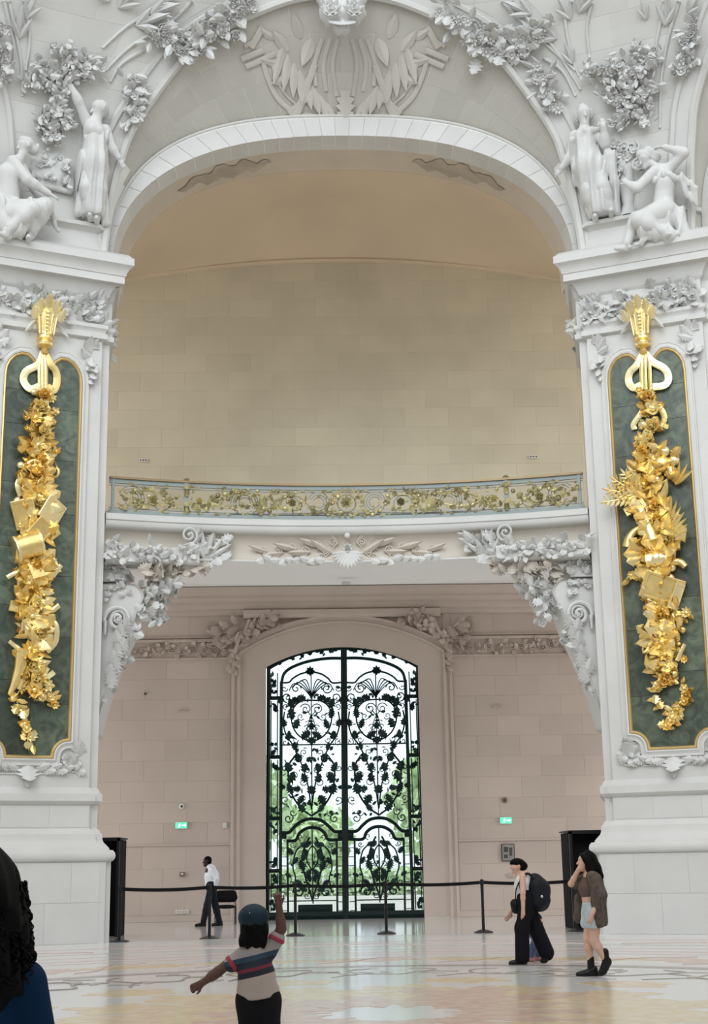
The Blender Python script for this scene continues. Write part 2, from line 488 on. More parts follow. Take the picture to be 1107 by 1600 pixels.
mb.build('inner_soffit', M['soffit'], arch, smooth='all')
# damp stains on the inner soffit
for sg in (1, -1):
    mb = MB(); rr = random.Random(3)
    A = np.linspace(R(32), R(62), 26)
    lo, hi_ = [], []
    for j, a in enumerate(A):
        c = .45 + .1 * math.sin(j); w = (.32 * math.sin(math.pi * j / 25) ** .6) * rr.uniform(.7, 1.15)
        p = CI(a); q = V(sg * p[0], 0, p[2] - .012)
        lo.append(V(q[0] * .998, 29.75 + (c - w) * 1.0, q[2])); hi_.append(V(q[0] * .998, 29.75 + (c + w) * 1.0, q[2]))
    mb.loft([lo, hi_]); mb.build('damp_stain', M['stain'], arch)

dome = thing('ceiling', 'pale stone pendentive vault rising above the piers', None, (0, 28, 14.4), kind='structure')
def dome_mesh(s):
    mb = MB(); rows = []
    for z in list(np.linspace(14.3, 20.1, 30)) + [20.6, 21.2, 21.8, 22.4]:
        t = th_o(z); rows.append([dpt(s * (t + (R(48) - 2 * t) * k / 24), z) for k in range(25)])
    return mb.loft(rows)
BVD = {}
for s in (-1, 1):
    o = dome_mesh(s).build('pendentive_backing', M['joint'], dome, smooth='all')
    BVD[s] = bvh_of(o)
    def SD(a, z, s=s):
        t = th_o(z); return dpt(s * (t + (R(48) - 2 * t) * a), z)
    def nD(p): n = V(-p[0], 14 - p[1], -(p[2] - 14.3) * .13 * 8); return n / np.linalg.norm(n)
    z = 14.4; k = 0
    while z < 22:
        z1 = z + .60; t = th_o(z + .3); wid = rdome(z) * (R(48) - 2 * t); n = max(2, round(wid / 1.05))
        off = .5 if k % 2 else 0
        edges = [0] + [(i + off) / n for i in range(0 if off else 1, n)] + [1]
        for a0, a1 in zip(edges[:-1], edges[1:]):
            if a1 - a0 < 1e-4: continue
            pm = SD((a0 + a1) / 2, z + .3)
            if abs(pm[0]) > 9.2: continue
            patch_block(SD, a0, a1, z, z1, dome, 'dome', 3, 2, .007, .012, nrm=nD)
        z = z1; k += 1

def rot48(P, s):
    c, q = math.cos(R(48)), math.sin(R(48)) * s
    P = np.asarray(P, float); x, y = P[..., 0], P[..., 1] - 14
    return np.stack([x * c + y * q, 14 - x * q + y * c, P[..., 2]], -1)
# archivolt mouldings that edge the pendentives
def archivolt(rot=0):
    A = np.linspace(0, math.pi, 101); C3 = np.array([CO(a) for a in A])
    T = np.gradient(C3, axis=0); T /= np.linalg.norm(T, axis=1)[:, None]
    rows = []
    prof = [(-.10, .0), (-.10, .10), (-.04, .15), (.05, .13), (.08, .07), (.34, .07), (.36, .12), (.44, .13), (.50, .07), (.50, -.02)]
    for p, t in zip(C3, T):
        n = V(-p[0], 14 - p[1], -(p[2] - 14.3) * 1.0); n /= np.linalg.norm(n); n -= t * (n @ t); n /= np.linalg.norm(n)
        b = np.cross(n, t)
        if b @ V(p[0], 0, p[2] - 14.3) < 0: b = -b
        rows.append([p + b * l + n * h for l, h in prof])
    rows = np.array(rows)
    return rot48(rows, rot) if rot else rows
trim = thing('trim_1', 'white moulded archivolt framing the great arch', None, (0, 28, 14.4), kind='structure')
mb = MB(); mb.loft(archivolt()); mb.build('archivolt_moulding', M['white'], trim, smooth=True)
for s, nn in ((1, 'trim_2'), (-1, 'trim_3')):
    t2 = thing(nn, 'edge of the neighbouring stone arch at the %s margin' % ('right' if s > 0 else 'left'), None, rot48(V(0, 28, 14.4), s), kind='structure')
    mb = MB(); mb.loft(archivolt(s)); mb.build('archivolt_moulding', M['white'], t2, smooth=True)
    mb = MB(); mb.loft(rot48([[S1(a, b) for b in np.linspace(0, 1, 7)] for a in PH], s)); mb.build('arch_soffit', M['archs'], t2, smooth='all')
    mb = MB(); mb.loft(rot48([[V(CL(a)[0], 29.1, CL(a)[2]) for a in PH], [CI(a) for a in PH], [V(CI(a)[0], 30.6, CI(a)[2]) for a in PH]], s)); mb.build('archivolt_band', M['white'], t2)
    w = MB(); w.loft(rot48([[V(x, 33.5, z) for x in (-7, 7)] for z in (0, 22)], s))
    tag(w.build('wall_far_' + ('right' if s > 0 else 'left'), M['warmv']), kind='structure')

# ---- the rest of the round hall, behind and beside the viewer
wr_ = MB(); wr_.loft([[V(16.0 * math.sin(R(a)), 14 + 16.0 * math.cos(R(a)), z) for a in np.linspace(60, 300, 61)] for z in (0, 14.4)])
tag(wr_.build('wall_rear', M['white'], smooth='all'), 'plain white stone wall closing the round hall behind the viewer', kind='structure')

# ---- vestibule: back wall, gallery wall, vault
YB = 39.8
wb = thing('wall_back', 'rosy limestone back wall of the entrance vestibule', None, (0, YB, 0), kind='structure')
def arc_pts(hw, z0, zc, n=24, x0=None):
    r = (hw * hw + (zc - z0) ** 2) / (2 * (zc - z0)); c = zc - r
    a = math.asin(hw / r); return [(r * math.sin(t), c + r * math.cos(t)) for t in np.linspace(-a, a, n)]
mb = MB()
mb.box((-7.5, YB + .322, 4.6), (9.2, .6, 9.2)); mb.box((7.5, YB + .322, 4.6), (9.2, .6, 9.2))
ap = arc_pts(2.93, 7.26, 8.2)
mb.loft([[V(x, YB + .05, z) for x, z in ap], [V(x, YB + .05, 9.2) for x, z in ap]])
mb.loft([[V(x, YB + .05, z) for x, z in ap], [V(x, YB + .5, z) for x, z in ap]])
mb.build('wall_backing', M['pinkj'], wb)
# ashlar courses
for sg in (-1, 1):
    k = 0
    for (za, zb, n) in ((.16, 2.0, 3), (2.04, 7.12, 9)):
        for i in range(n):
            z0 = za + (zb - za) * i / n; z1 = za + (zb - za) * (i + 1) / n
            cuts = [3.12]; x = 3.12 + (.62 if k % 2 else 1.2)
            while x < 7.6: cuts.append(x); x += 1.2
            cuts.append(7.9)
            for a, b in zip(cuts[:-1], cuts[1:]):
                x0, x1 = (a, b) if sg > 0 else (-b, -a)
                block(x0, x1, z0, z1, YB + .03, wb, 'pink', .007)
            k += 1
    # upper course under the cornice
    for a, b in zip((3.12, 4.3, 5.5, 6.7), (4.3, 5.5, 6.7, 7.9)):
        x0, x1 = (a, b) if sg > 0 else (-b, -a); block(x0, x1, 7.70, 8.36, YB + .03, wb, 'pink', .007)
    # mouldings: dado line, frieze bands, corner strip
    for z, h, d, nm in ((2.02, .05, .05, 'dado_band'), (7.12, .05, .09, 'frieze_fillet'), (7.63, .08, .10, 'frieze_ledge'), (7.73, .04, .05, 'frieze_fillet')):
        mb = MB(); mb.box((sg * 5.5, YB - d / 2 + .02, z), (4.8, d, h)); mb.build(nm, M['pinkm'], wb)
    mb = MB(); mb.box((sg * 5.5, YB + .01, 7.38), (4.8, .04, .46)); mb.build('frieze_ground', M['pinkm'], wb)
    mb = MB(); mb.box((sg * 5.5, YB - .02, .08), (4.8, .08, .16)); mb.build('skirting', M['pinkm'], wb)
# cornice of the vestibule
mb = MB()
prof = [(.0, 8.34), (.03, 8.36), (.05, 8.42), (.05, 8.50), (.09, 8.52), (.12, 8.60), (.12, 8.70), (.20, 8.73), (.26, 8.80), (.26, 8.88), (.32, 8.92), (.40, 9.02), (.42, 9.10)]
mb.loft([[V(x, YB - o, z) for x in (-12, 12)] for o, z in prof]); mb.build('vestibule_cornice', M['pinkm'], wb, smooth=True)
# door surround: jamb strips, arch and hood
def surround(mb, prof):
    # prof: (outset from opening edge , out of wall)
    rows = []
    for e, o in prof:
        hw = 2.15 + e; z1 = 6.86 + e * .52; zc = 7.41 + e * .95
        pts = [(-hw, 0), (-hw, z1)] + arc_pts(hw, z1, zc, 21)[1:-1] + [(hw, z1), (hw, 0)]
        rows.append([V(x, YB - o, z) for x, z in pts])
    return mb.loft(rows)
mb = MB(); surround(mb, [(0, -.25), (0, .02), (.70, .06)]); mb.build('door_surround', M['pinkm'], wb, smooth=True)
mb = MB(); surround(mb, [(.70, .06), (.705, .12), (.76, .13), (.80, .09), (.86, .09), (.88, .14), (.95, .14), (.97, .02)]); mb.build('surround_moulding', M['pinkm'], wb, smooth=True)
mb = MB()
mb.loft([[V(x, YB - o, z) for x in (-2.78, 2.82)] for o, z in ((.02, 8.24), (.14, 8.25), (.18, 8.30), (.20, 8.34), (.20, 8.46), (.14, 8.49), (.02, 8.50))])
for x in (-2.78, 2.82):
    mb.add([V(x, YB - o, z) for o, z in ((.02, 8.24), (.14, 8.25), (.18, 8.30), (.20, 8.34), (.20, 8.46), (.14, 8.49), (.02, 8.50))], [tuple(range(7))])
mb.build('door_hood', M['pinkm'], wb)

wg = thing('wall_gallery', 'tall tan stone wall rising behind the balcony', None, (0, YB, 9.2), kind='structure')
mb = MB(); mb.box((0, YB + .172, 15.4), (25, .3, 12.6)); mb.build('wall_backing', M['warmj'], wg)
def zarc(x): return 19.25 - .62 * (abs(x) / 6.5) ** 2
z = 9.3; k = 0
while z < 19.2:
    z1 = z + .58; x = -8.45 + (.65 if k % 2 else 0)
    while x < 8.2:
        zt = min(z1, zarc(x + .65))
        if zt - z > .1: block(x, x + 1.3, z, zt, YB + .03, wg, 'warm', .006)
        x += 1.3
    z = z1; k += 1
xs = np.linspace(-12.2, 12.2, 81)
def zcr(x): return 20.4 - .125 * abs(x) ** 1.5 if abs(x) < 7 else 20.4 - .125 * 7 ** 1.5
mb = MB(); mb.loft([[V(x, YB - .02 - o, zarc(x) + dz) for x in xs] for o, dz in ((-.05, -.07), (.05, -.06), (.08, 0), (.05, .05), (-.05, .06))])
mb.build('arched_string_course', M['warmv'], wg, smooth=True)
vault = thing('ceiling_vault', 'tan plaster vault over the upper gallery', None, (0, 35, 20), kind='structure')
mb = MB(); mb.loft([[V(x, YB - .02 - 1.8 * t, zarc(x) + (zcr(x) - zarc(x)) * (math.sin(t * math.pi / 2) ** .8 if t > 0 else 0)) for x in xs] for t in np.linspace(0, 1, 9)])
mb.build('cove', M['warmv'], vault, smooth=True)
mb = MB(); mb.loft([[V(x, y, zcr(x) + .25 * (38 - y) / 7.4) for x in xs] for y in (38.0, 36, 34, 32, 30.5)])
mb.build('vault_shell', M['warmv'], vault, smooth='all')
# wall around the back of the arch, side walls of vestibule and gallery
wv = thing('wall_vestibule', 'plain tan stone side walls of the vestibule and gallery', None, (0, 30.7, 0), kind='structure')
mb = MB()
mb.loft([[V(CI(a)[0], 30.74, CI(a)[2]) for a in PH], [V(12.2 * math.cos(a), 30.74, 14.3 + 9.2 * math.sin(a)) for a in PH]])
for s in (-1, 1):
    mb.box((s * 8.87, 30.85, 7.2), (6.75, .3, 14.6))
    # end walls keep unseen openings, added to let light into gallery and vestibule
    for yy in (30.9, 39.7): mb.box((s * 12.1, yy, 11), (.3, .8, 22))
    mb.box((s * 12.1, 35.3, 8.9), (.3, 9.6, 1.8)); mb.box((s * 12.1, 35.3, 20.5), (.3, 9.6, 3.0))
mb.build('side_wall', M['warmv'], wv)

# ---- side doors: dark portals standing just behind the piers
for s, nm in ((-1, 'door_2'), (1, 'door_3')):
    d = thing(nm, 'dark side doorway half hidden behind the %s pier plinth' % ('left' if s < 0 else 'right'), None, (s * 5.75, 31.5, 0), kind='structure')
    xi = 4.93 if s < 0 else 4.70
    mb = MB(); mb.box((s * (xi + .86), 31.45, 1.0), (1.6, .05, 2.0)); mb.box((s * (xi + .04), 31.8, 1.0), (.05, .9, 2.0)); mb.build('door_leaf', M['blackm'], d)
    mb = MB(); mb.box((s * (xi + .03), 31.12, 1.01), (.06, .12, 2.02)); mb.box((s * (xi + 1.69), 31.12, 1.01), (.06, .12, 2.02)); mb.box((s * (xi + .86), 31.12, 2.0), (1.72, .12, .06)); mb.box((s * (xi + .86), 31.7, 2.03), (1.74, 1.2, .03)); mb.build('door_frame', M['black'], d)

# ---- balcony
RB = 16.25
def cpt(r, th, z): return V(r * math.sin(th), 14 + r * math.cos(th), z)
def ring(mb, prof, t0, t1, n=48):
    return mb.loft([[cpt(r, t, z) for t in np.linspace(t0, t1, n)] for r, z in prof])
TB = R(18.75)
balc = thing('trim_4', 'white curved stone balcony spanning the arch', None, (0, 30, 8), kind='structure')
mb = MB(); ring(mb, [(17.6, 8.70), (15.93, 8.70), (15.90, 8.68), (15.90, 8.56), (15.93, 8.54), (15.93, 8.46), (15.98, 8.40), (16.03, 8.38), (16.10, 8.37)], -TB, TB)
mb.build('balcony_nosing', M['white'], balc, smooth=True)
mb = MB(); ring(mb, [(16.10, 8.37), (16.16, 8.30), (16.2, 8.18), (16.2, 8.05), (16.16, 7.92), (16.08, 7.84), (15.98, 7.80), (15.93, 7.795)], -TB, TB)
M['cove'] = mat('shade_tinted_white_stone', (.60, .55, .475), .7, nscale=1, namp=.06)  # tan shade of the recess under the nosing mixed into the stone colour
mb.build('balcony_cove', M['cove'], balc, smooth=True)
mb = MB(); ring(mb, [(15.93, 7.795), (15.95, 7.76), (16.1, 7.74), (17.2, 7.74), (17.25, 7.80), (18.2, 7.82), (19.0, 7.86), (19.05, 7.95), (19.1, 9.12), (26.5, 9.12)], -TB * 1.75, TB * 1.75)
M['soffw'] = mat('white_plaster', (.85, .85, .84), .7)
mb.build('balcony_soffit', M['soffw'], balc, smooth=True)
mb = MB(); mb.box((0, 35.5, 9.22), (24.4, 8.6, .1)); mb.build('gallery_floor', M['cove'], balc)
for s in (-1, 1):     # side ledges that carry the leaf frieze
    mb = MB(); ring(mb, [(15.93, 7.98), (15.72, 7.96), (15.70, 7.93), (15.70, 7.66), (15.74, 7.62), (15.86, 7.60), (16.3, 7.60)], s * TB, s * R(11.6), 16)
    p = [cpt(r, s * R(11.6), z) for r, z in [(15.93, 7.98), (15.72, 7.96), (15.70, 7.93), (15.70, 7.66), (15.74, 7.62), (15.86, 7.60), (16.3, 7.60)]]
    mb.add(p, [tuple(range(len(p)))])
    mb.build('side_ledge', M['white'], balc)
# ================================================================== ORNAMENT LIBRARY (unit pieces lying in XY, growing along +Y, facing +Z)
def leaf_geo(W=.45, lobes=0, curl=.25, cup=.10, th=.05, bulge=.06, n=None):
    n = n or (5 if not lobes else 2 * lobes + 3)
    top = []
    for i in range(n + 1):
        v = i / n
        w = W / 2 * math.sin(math.pi * min(1, (v * .93 + .05)) ** .85)
        if lobes: w *= 1.0 + (.28 if i % 2 else -.34) * (1 if 0 < i < n else 0)
        if i == n: w = .004
        h = bulge * math.sin(math.pi * v) + curl * v ** 2.4
        yy = v - (.0 if not lobes else (.05 if i % 2 else 0))
        top.append([(-w, yy, h - cup * w / (W / 2)), (0, v - .12 * curl * v ** 3, h + .02), (w, yy, h - cup * w / (W / 2))])
    top = np.array(top); mb = MB()
    mb.loft(top)
    bot = top.copy(); bot[:, :, 2] -= th; bot[:, 1, 2] -= .01
    mb.loft(bot[:, ::-1])
    k = 3 * (n + 1)
    for i in range(n):
        mb.f.append((i * 3, (i + 1) * 3, k + (i + 1) * 3 + 2, k + i * 3 + 2)); mb.f.append(((i + 1) * 3 + 2, i * 3 + 2, k + i * 3, k + (i + 1) * 3))
    return np.concatenate(mb.v), mb.f
def xf(geo, T):
    v, f = geo; A = np.array(T)
    return v @ A[:3, :3].T + A[:3, 3], f
def rot(ax, deg): return Matrix.Rotation(R(deg), 4, ax)
def join(*gs):
    mb = MB()
    for v, f in gs: mb.add(v, f)
    return np.concatenate(mb.v), mb.f
def sphere_geo(r=1.0, n=8, m=5, sz=1.0):
    rows = [[(r * math.sin(p) * math.cos(a), r * math.sin(p) * math.sin(a), r * sz * math.cos(p)) for a in np.arange(n) * 2 * math.pi / n] for p in np.linspace(.02, math.pi - .02, m + 1)]
    mb = MB(); mb.loft(rows, cv=True); return np.concatenate(mb.v), mb.f
def flower_geo(n=5, cup=35, W=.75):
    pet = leaf_geo(W, 0, .25, .10, .06, .05, 4)
    gs = [xf(pet, rot('Z', 360 / n * i) @ Matrix.Translation((0, .06, .02)) @ rot('X', cup * (1 if i % 2 else .8)) @ Matrix.Scale(.52, 4)) for i in range(n)]
    gs.append(xf(sphere_geo(.15, 7, 4), Matrix.Translation((0, 0, .12))))
    return join(*gs)
def rose_geo():
    gs = []
    for ringn, (k, cup, s, off) in enumerate(((6, 18, .52, 0), (5, 45, .42, 20), (4, 68, .32, 50))):
        pet = leaf_geo(1.0, 0, .35, .18, .06, .10, 4)
        for i in range(k): gs.append(xf(pet, rot('Z', 360 / k * i + off) @ Matrix.Translation((0, .04, .06 * ringn)) @ rot('X', cup) @ Matrix.Scale(s, 4)))
    gs.append(xf(sphere_geo(.13, 7, 4), Matrix.Translation((0, 0, .22))))
    return join(*gs)
def frond_geo(k=6):
    g = leaf_geo(.28, 0, .2, .05, .05, .04, 4); gs = []
    mb = MB(); mb.tube([(0, t, .05 + .1 * t * t) for t in np.linspace(0, 1, 6)], [.035, .035, .03, .025, .02, .012], 5); gs.append((np.concatenate(mb.v), mb.f))
    for i in range(k):
        t = .15 + .75 * i / (k - 1)
        for sg in (-1, 1): gs.append(xf(g, Matrix.Translation((0, t, .06 + .1 * t * t)) @ rot('Z', -sg * 48) @ rot('X', 12) @ Matrix.Scale(.40 * (1.1 - .5 * t), 4)))
    gs.append(xf(g, Matrix.Translation((0, .92, .13)) @ Matrix.Scale(.3, 4)))
    return join(*gs)
def scroll_geo(turns=1.6, r0=.5, w=.09, n=28, tail=.6):
    P = []; rad = []
    for i in range(8): P.append((-.5 + .0 * i, -tail * (1 - i / 8), .06)); rad.append(w * (.5 + .5 * i / 8))
    for i in range(n + 1):
        t = i / n; a = math.pi - t * turns * 2 * math.pi; r = r0 * (1 - t) ** .85 + .05
        P.append((r * math.cos(a), r * math.sin(a), .06 + .06 * t)); rad.append(w * (1 - .3 * t))
    mb = MB(); mb.tube(P, rad, 6); v = sphere_geo(w * 1.3, 6, 4); mb.add(v[0] + np.array(P[-1]), v[1])
    return np.concatenate(mb.v), mb.f
G = dict(leaf=leaf_geo(), blade=leaf_geo(.26, 0, .2, .05, .05), acan=leaf_geo(.62, 4, .35, .12, .05, .10), acan2=leaf_geo(.8, 3, .5, .16, .05, .08),
         broad=leaf_geo(.75, 2, .25, .15, .05, .08), flower=flower_geo(), daisy=flower_geo(8, 25, .5), rose=rose_geo(), frond=frond_geo(), scroll=scroll_geo(),
         bud=sphere_geo(.5, 8, 5, .8))
FULL = dict(leaf='leaf', blade='leaf', acan='acanthus_leaf', acan2='acanthus_leaf', broad='leaf', flower='flower', daisy='flower', rose='rose', frond='frond', scroll='scroll', bud='bud')
_mc = {}
def gmesh(k, m):
    if (k, m) not in _mc: _mc[k, m] = to_mesh(FULL[k], G[k][0], G[k][1], M[m], smooth=True)
    return _mc[k, m]
def place(k, m, parent, P, B, s, rotd=0, tilt=8, sx=None, name=None, sz=None):
    X, Y, Z = B
    T = frame_m(P, X, Y, Z, rotd, tilt) @ Matrix.Diagonal((s if sx is None else sx, s, s if sz is None else sz, 1))
    return inst(name or FULL[k], gmesh(k, m), T, parent)
def join_place(mb, k, P, B, s, rotd=0, tilt=8, sx=None, sz=None):
    X, Y, Z = B
    T = frame_m(P, X, Y, Z, rotd, tilt) @ Matrix.Diagonal((s if sx is None else sx, s, s if sz is None else sz, 1))
    mb.add(*xf(G[k], T))
def ribbon(path, B, w, th):
    # band whose width turns with the path; lies in the X/Y plane of frame B around its first point
    mb = MB(); mb.tube(path, w, 6, up=B[2], flat=th / w); return mb

# ================================================================== GILDED TROPHIES
def trophy(s, label):
    side = 'left' if s < 0 else 'right'
    B = (fR(s), ZZ, fN(s)); K = .01375
    root = thing('gilded_trophy', label, 'ornament', fpt(s, 1.51, 3.7, .16), group=None)
    rr = random.Random(11 + s)
    def P(px, py, o=.0): return fpx(s, px, py, .16) + fN(s) * o
    def put(k, px, py, size, rotd=0, o=.06, tilt=14, m='gold', sx=None, name=None):
        return place(k, m, root, P(px, py, o), B, size * K, rotd, tilt, None if sx is None else sx * K, name)
    cx = 68 if s < 0 else 1007; top = 476
    # crown-shaped vase with beads
    v = thing('x', None, None); bpy.data.objects.remove(v)
    b0 = P(cx, top + 69, .10)
    mb = MB()
    prof = [(.02, -.16), (.07, -.14), (.09, -.10), (.07, -.05), (.06, -.02), (.10, 0), (.17, .02), (.18, .07), (.12, .10), (.12, .13), (.17, .16), (.18, .20), (.16, .24), (.17, .32), (.20, .50), (.24, .68), (.26, .80), (.20, .82), (.05, .80)]
    mb.lathe(prof, b0, 14); crown = mb.build('crown_vase', M['gold'], root, smooth=True)
    for j, (dx, h, sc, rz) in enumerate(((0, .78, .42, 0), (-.14, .72, .36, 10), (.14, .72, .36, -10), (-.23, .62, .30, 22), (.23, .62, .30, -22))):
        place('acan', 'goldlight', crown, b0 + fR(s) * dx + ZZ * (h - .08) + fN(s) * .2, B, sc, rz, 12)
    for j in range(7):
        g = sphere_geo(.028 + .004 * j, 7, 5); mb = MB(); mb.add(g[0] + b0 + ZZ * (.24 + .075 * j) + fN(s) * (.17 + .012 * j), g[1])
        mb.build('bead', M['goldlight'], crown, smooth='all')
    for sg in (-1, 1):
        for q in range(2):
            mb = MB(); mb.tube(spline([b0 + fR(s) * sg * (.08 + .07 * q) + ZZ * .24 + fN(s) * .14, b0 + fR(s) * sg * (.09 + .085 * q) + ZZ * .5 + fN(s) * .18, b0 + fR(s) * sg * (.12 + .1 * q) + ZZ * .78 + fN(s) * .2], 4), .022, 6)
            mb.build('gadroon', M['goldlight'], crown, smooth='all')
    def rib(pts, w, name='ribbon', m='gold', o=.07, n=5):
        path = spline([P(a, b, o + .03 * math.sin(i * 1.7)) for i, (a, b) in enumerate(pts)], n)
        ribbon(path, B, w * K, .03).build(name, M[m], root, smooth=True)
    def horn(pts, r0, r1, name='horn', m='gold', o=.10):
        path = spline([P(a, b, o) for a, b in pts], 6); rad = np.linspace(r0, r1, len(path)) * K
        mb = MB(); mb.tube(path, rad, 9); mb.build(name, M[m], root, smooth=True)
    def board(px, py, w, h, rotd, o=.12, th=.07, tilt=(0, 0), name='book', m='gold'):
        T = frame_m(P(px, py, o), *B) @ rot('Z', rotd) @ rot('X', tilt[0]) @ rot('Y', tilt[1])
        mb = MB(); c, e = w * K / 2, h * K / 2
        rows = []
        for (k, zz) in ((.96, -th / 2), (1, -th / 2 + .012), (1, th / 2 - .012), (.95, th / 2), (.80, th / 2), (.78, th / 2 - .018)):
            rows.append([(-c * k, -e * k, zz), (c * k, -e * k, zz), (c * k, e * k, zz), (-c * k, e * k, zz)])
        mb.loft(rows, cv=True); mb.f.append((20, 21, 22, 23)); mb.f.append((3, 2, 1, 0))
        b2 = MB(); b2.add(*xf((np.concatenate(mb.v), mb.f), T)); return b2.build(name, M[m], root)
    # backbone foliage following the outline of the trophy
    if s < 0:
        sil = [(620, 65, 16), (640, 64, 26), (655, 60, 26), (675, 62, 26), (698, 57, 36), (720, 55, 34), (742, 57, 34), (765, 58, 32), (785, 57, 38), (830, 60, 40), (885, 52, 40), (905, 48, 38), (922, 50, 36), (945, 50, 34), (965, 48, 36), (990, 55, 34), (1015, 52, 36), (1040, 48, 26), (1062, 52, 26), (1080, 50, 18)]
    else:
        sil = [(622, 1011, 14), (642, 1018, 22), (668, 1022, 24), (690, 1012, 20), (705, 1010, 22), (722, 1018, 34), (742, 1015, 38), (762, 1012, 42), (790, 1022, 40), (815, 1030, 46), (845, 1033, 44), (868, 1022, 42), (890, 1026, 38), (908, 1022, 32), (945, 1030, 28), (962, 1036, 34), (985, 1040, 36), (1005, 1038, 38), (1024, 1042, 36), (1044, 1040, 28), (1062, 1040, 18)]
    for (y, x, hw) in sil:
        for j in range(9):
            a = 360 / 9 * j + rr.uniform(-18, 18)
            k = rr.choice(['leaf', 'acan', 'acan', 'blade', 'broad'])
            L = hw * (1.08 if abs(math.sin(R(a))) > .5 else .70) * rr.uniform(.75, 1.08)
            put(k, x + rr.uniform(-4, 4), y + rr.uniform(-5, 5), L, a, rr.uniform(.03, .10), rr.uniform(8, 30), rr.choice(['gold', 'gold', 'goldlight']))
        put(rr.choice(['flower', 'rose', 'daisy', 'rose']), x + rr.uniform(-.3, .3) * hw, y, rr.uniform(20, 28), rr.uniform(0, 90), .13, 0, rr.choice(['gold', 'goldlight']))
        for sg in (-1, 1):
            put(rr.choice(['flower', 'bud', 'daisy']), x + sg * rr.uniform(.5, .85) * hw, y + rr.uniform(-10, 10), rr.uniform(11, 17), rr.uniform(0, 90), .10, rr.uniform(-10, 20), rr.choice(['gold', 'goldlight']))
    if s < 0:
        rib([(66, 556), (58, 572), (40, 582), (36, 596), (46, 610), (60, 606)], 6.5, 'ribbon_loop', 'goldlight'); rib([(70, 556), (76, 570), (86, 582), (88, 598), (82, 612), (72, 606)], 6.5, 'ribbon_loop')
        for x in (60, 65, 70): rib([(66 + (x - 66) * .4, 552), (x, 575), (x + 1, 612)], 3.2, 'ribbon_tail')
        put('scroll', 52, 735, 26, 20, .14); put('scroll', 76, 740, 24, 200, .14)
        rib([(30, 778), (25, 760), (34, 748), (50, 746), (62, 754)], 5, 'tambourine_rim', 'goldlight', .14); rib([(36, 776), (34, 764), (42, 756), (54, 758)], 3, 'tambourine_rim', 'gold', .12)
        board(36, 806, 34, 44, 18, .17, .09, (10, -20)); board(78, 802, 36, 40, -28, .18, .09, (-8, 22), m='goldlight'); board(60, 832, 30, 32, -38, .22, .10, (12, 12))
        horn([(22, 862), (40, 856), (58, 852)], 20, 21, 'drum', 'gold', .16); horn([(56, 852), (60, 851)], 23, 23, 'drum_rim', 'goldlight', .16); horn([(20, 863), (24, 862)], 22, 22, 'drum_rim', 'goldlight', .16)
        board(66, 890, 46, 26, 22, .16, .08, (-10, 10)); rib([(8, 905), (26, 898), (50, 908), (76, 905), (92, 886)], 3.6, 'cord', 'goldlight', .18)
        board(22, 950, 18, 16, -10, .13, .08); horn([(70, 963), (88, 948)], 4.5, 5.5, 'baton', 'goldlight', .16)
        rib([(72, 968), (84, 980), (84, 1004), (70, 1020)], 4.5, 'lyre_arm', 'goldlight', .16); rib([(62, 972), (50, 985), (52, 1008), (66, 1020)], 4.5, 'lyre_arm', 'gold', .16)
        horn([(12, 1003), (32, 1020)], 4, 4, 'baton', 'goldlight', .14); horn([(34, 1018), (30, 1042), (22, 1066), (13, 1086)], 13, 3.5, 'horn', 'gold', .12)
        board(62, 1046, 22, 12, -30, .15, .05, m='goldlight'); board(76, 1056, 14, 8, 40, .15, .05, m='goldlight')
        sprigs = [[(42, 1072), (28, 1082), (26, 1098), (34, 1112), (36, 1128), (42, 1142), (47, 1155), (50, 1166)], [(60, 1060), (74, 1068), (68, 1086), (80, 1092), (84, 1106)]]
    else:
        rib([(1006, 556), (998, 572), (986, 584), (984, 598), (992, 608), (1004, 604)], 6.5, 'ribbon_loop', 'goldlight'); rib([(1011, 556), (1022, 568), (1040, 578), (1046, 592), (1040, 604), (1022, 607)], 6.5, 'ribbon_loop', 'goldlight')
        for x in (1004, 1010, 1017): rib([(1009 + (x - 1009) * .4, 552), (x, 575), (x + 1, 612)], 3.2, 'ribbon_tail')
        rib([(1014, 625), (1004, 648), (992, 664), (993, 672)], 5, 'ribbon_tail', 'goldlight'); rib([(1016, 628), (1032, 638), (1040, 654), (1032, 668), (1018, 672)], 5, 'ribbon_tail')
        for (dx, dy, r_) in ((0, 0, .20), (-16, 10, .15), (14, 12, .15), (4, -20, .13), (20, -6, .12), (-6, 24, .14)):
            g = sphere_geo(r_, 12, 8, .8); mb = MB(); mb.add(*xf(g, frame_m(P(1036 + dx, 728 + dy, .13), *B))); mb.build('fruit', M[rr.choice(['gold', 'goldlight'])], root, smooth='all')
        for j in range(9): put(rr.choice(['leaf', 'acan', 'flower']), 1036 + rr.uniform(-26, 26), 728 + rr.uniform(-26, 26), 24, rr.uniform(0, 360), .2, 15)
        for j in range(4): put('frond', 1006, 778, 44 + 3 * j, 62 + 22 * j - 30, .14 + .01 * j, 10, rr.choice(['gold', 'goldlight']))
        for j in range(8): put('blade', 1044, 828 + j * 2, 52 - 2 * j, -8 - 11 * j, .18, 14, 'goldlight', sx=26)
        for j in range(5): put('blade', 1058, 760, 36, -60 + 20 * j, .14, 12, 'gold', sx=22)
        board(996, 796, 34, 14, 24, .17, .09); board(1014, 812, 12, 20, 24, .17, .07, m='goldlight')
        horn([(1005, 800), (1014, 822), (1024, 848)], 7, 9, 'torch', 'goldlight', .20); horn([(984, 858), (988, 842), (998, 830), (1008, 828)], 9, 4, 'horn', 'gold', .15)
        horn([(1014, 878), (1030, 876), (1046, 874)], 12, 12, 'rolled_scroll', 'goldlight', .18); horn([(1050, 880), (1064, 880), (1074, 888)], 7, 5, 'horn', 'gold', .14)
